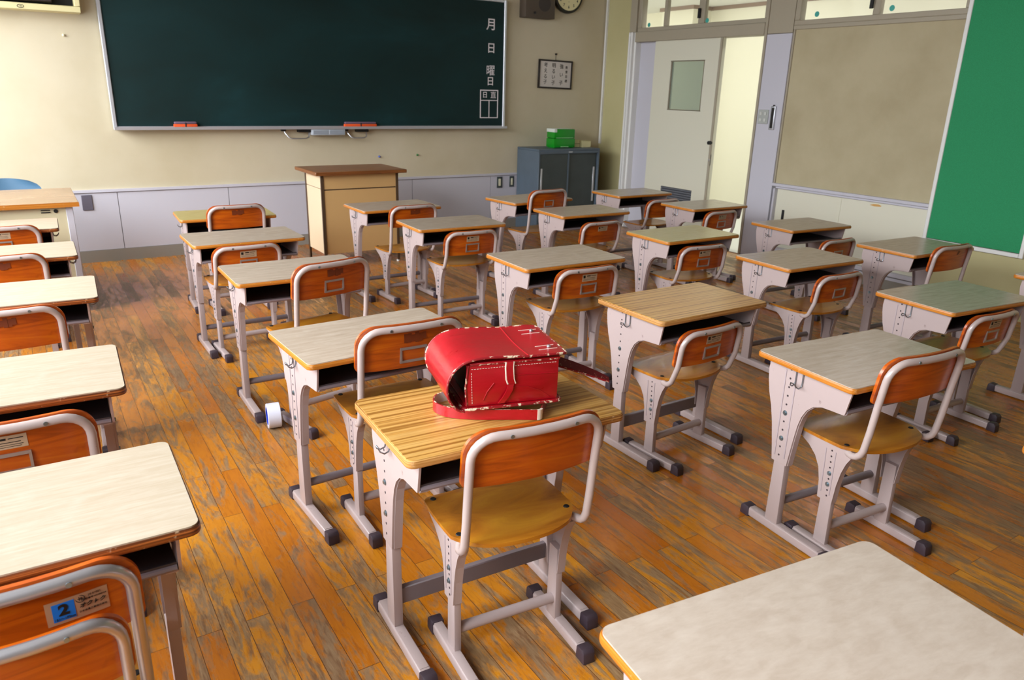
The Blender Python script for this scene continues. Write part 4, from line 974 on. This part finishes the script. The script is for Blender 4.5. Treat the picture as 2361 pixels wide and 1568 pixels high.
# which side is outward: use the higher z side on top
def out_pt(i, v, h_=0.0008):
    a_ = lid_pt(i, v, 0.0); c_ = lid_pt(i, v, 0.0035); top_ = a_ if a_.z > c_.z else c_
    return Vector((top_.x, top_.y, top_.z + h_))
b = MB(); k0 = NP - 12
b.tube([out_pt(k0, v/10, -0.0004) for v in range(0, 11)], 0.0022, 6); b.obj('lid_fold', M_red, lid)
for v in (0.22, 0.78):
    k = NP - 6; c0 = out_pt(k, v)
    b = MB(); b.cyl(c0, (0, 0, 1), 0.0055, 0.0025, 14).cyl(c0, (0, 0, 1), 0.0036, 0.0055, 12); tag(b.obj('rivet', M_bare, lid), 'silver rivet')
    b = MB()
    for dy in (-0.013, 0.013): b.tube([out_pt(k - 3, v + dy/Wb, 0.001), out_pt(k + 2, v + dy/Wb, 0.001)], 0.0008, 5)
    b.obj('stitching', M_thread, lid, False)
# shoulder straps: world-space paths given in the desk frame
dx0, dy0, da = DESKS['B5'][0], DESKS['B5'][1], DESKS['B5'][2]
def D2B(x, y, z):
    ca, sa = math.cos(da), math.sin(da); X, Y = dx0 + ca*x - sa*y, dy0 + sa*x + ca*y
    return bag_inv @ Vector((X, Y, z))
bag_inv = (Matrix.Translation(bag.location) @ bag.rotation_euler.to_matrix().to_4x4()).inverted()
zt = DH + 0.0012
P = [D2B(*q, zt) for q in catmull([(0.02, 0.03), (-0.05, 0.075), (-0.105, 0.075), (-0.133, 0.048), (-0.136, 0.015), (-0.118, -0.020), (-0.075, -0.054), (-0.02, -0.083), (0.03, -0.107), (0.066, -0.126), (0.079, -0.128), (0.092, -0.112), (0.115, -0.085), (0.14, -0.06)], 4)]
wv = [Vector((0, 0, 0.0275))] * len(P)
b = MB(); b.strip(P, wv, 0.0035, 1, 0); ss = b.obj('shoulder_strap', [M_red, M_creaml, M_piping], bag)
i0 = int(len(P) * 0.70); b = MB(); b.strip([p + Vector((0, 0, 0.0006)) for p in P[i0:i0 + 5]], Vector((0, 0, 0.0275)), 0.006, 0, 0); b.obj('strap_tip', [mat('frayed cream strap end', '#DAD2C2', 0.7)]*3, ss)
P2 = catmull([(Lb - 0.02, 0.130, 0.058), (Lb + 0.02, 0.125, 0.054), (0.31, 0.115, 0.042), (0.37, 0.095, 0.024), (0.43, 0.078, 0.004)], 4)
wd = [Vector((0.004, 0.022, 0.019)) * (1 - 0.6*(i/(len(P2)-1))**4) for i in range(len(P2))]
b = MB(); b.strip([Vector(p) for p in P2], wd, 0.005, 0, 0); s2 = b.obj('shoulder_strap', [M_dred, M_dred, M_piping], bag); s2['label'] = 'dark cracked end of the other shoulder strap'
b = MB(); b.tube([Vector(p) for p in P2], 0.0024, 6).tube([Vector(p) + w_ for p, w_ in zip(P2, wd)], 0.0024, 6); b.obj('strap_edge', M_piping, s2)
b = MB(); b.box(Lb - 0.002, Lb + 0.010, 0.122, 0.152, 0.048, 0.078).bevel(0.003, 1); b.obj('strap_ring', M_piping, bag)
tag(bag, 'worn red leather school satchel lying on the oak desk', 'bag')
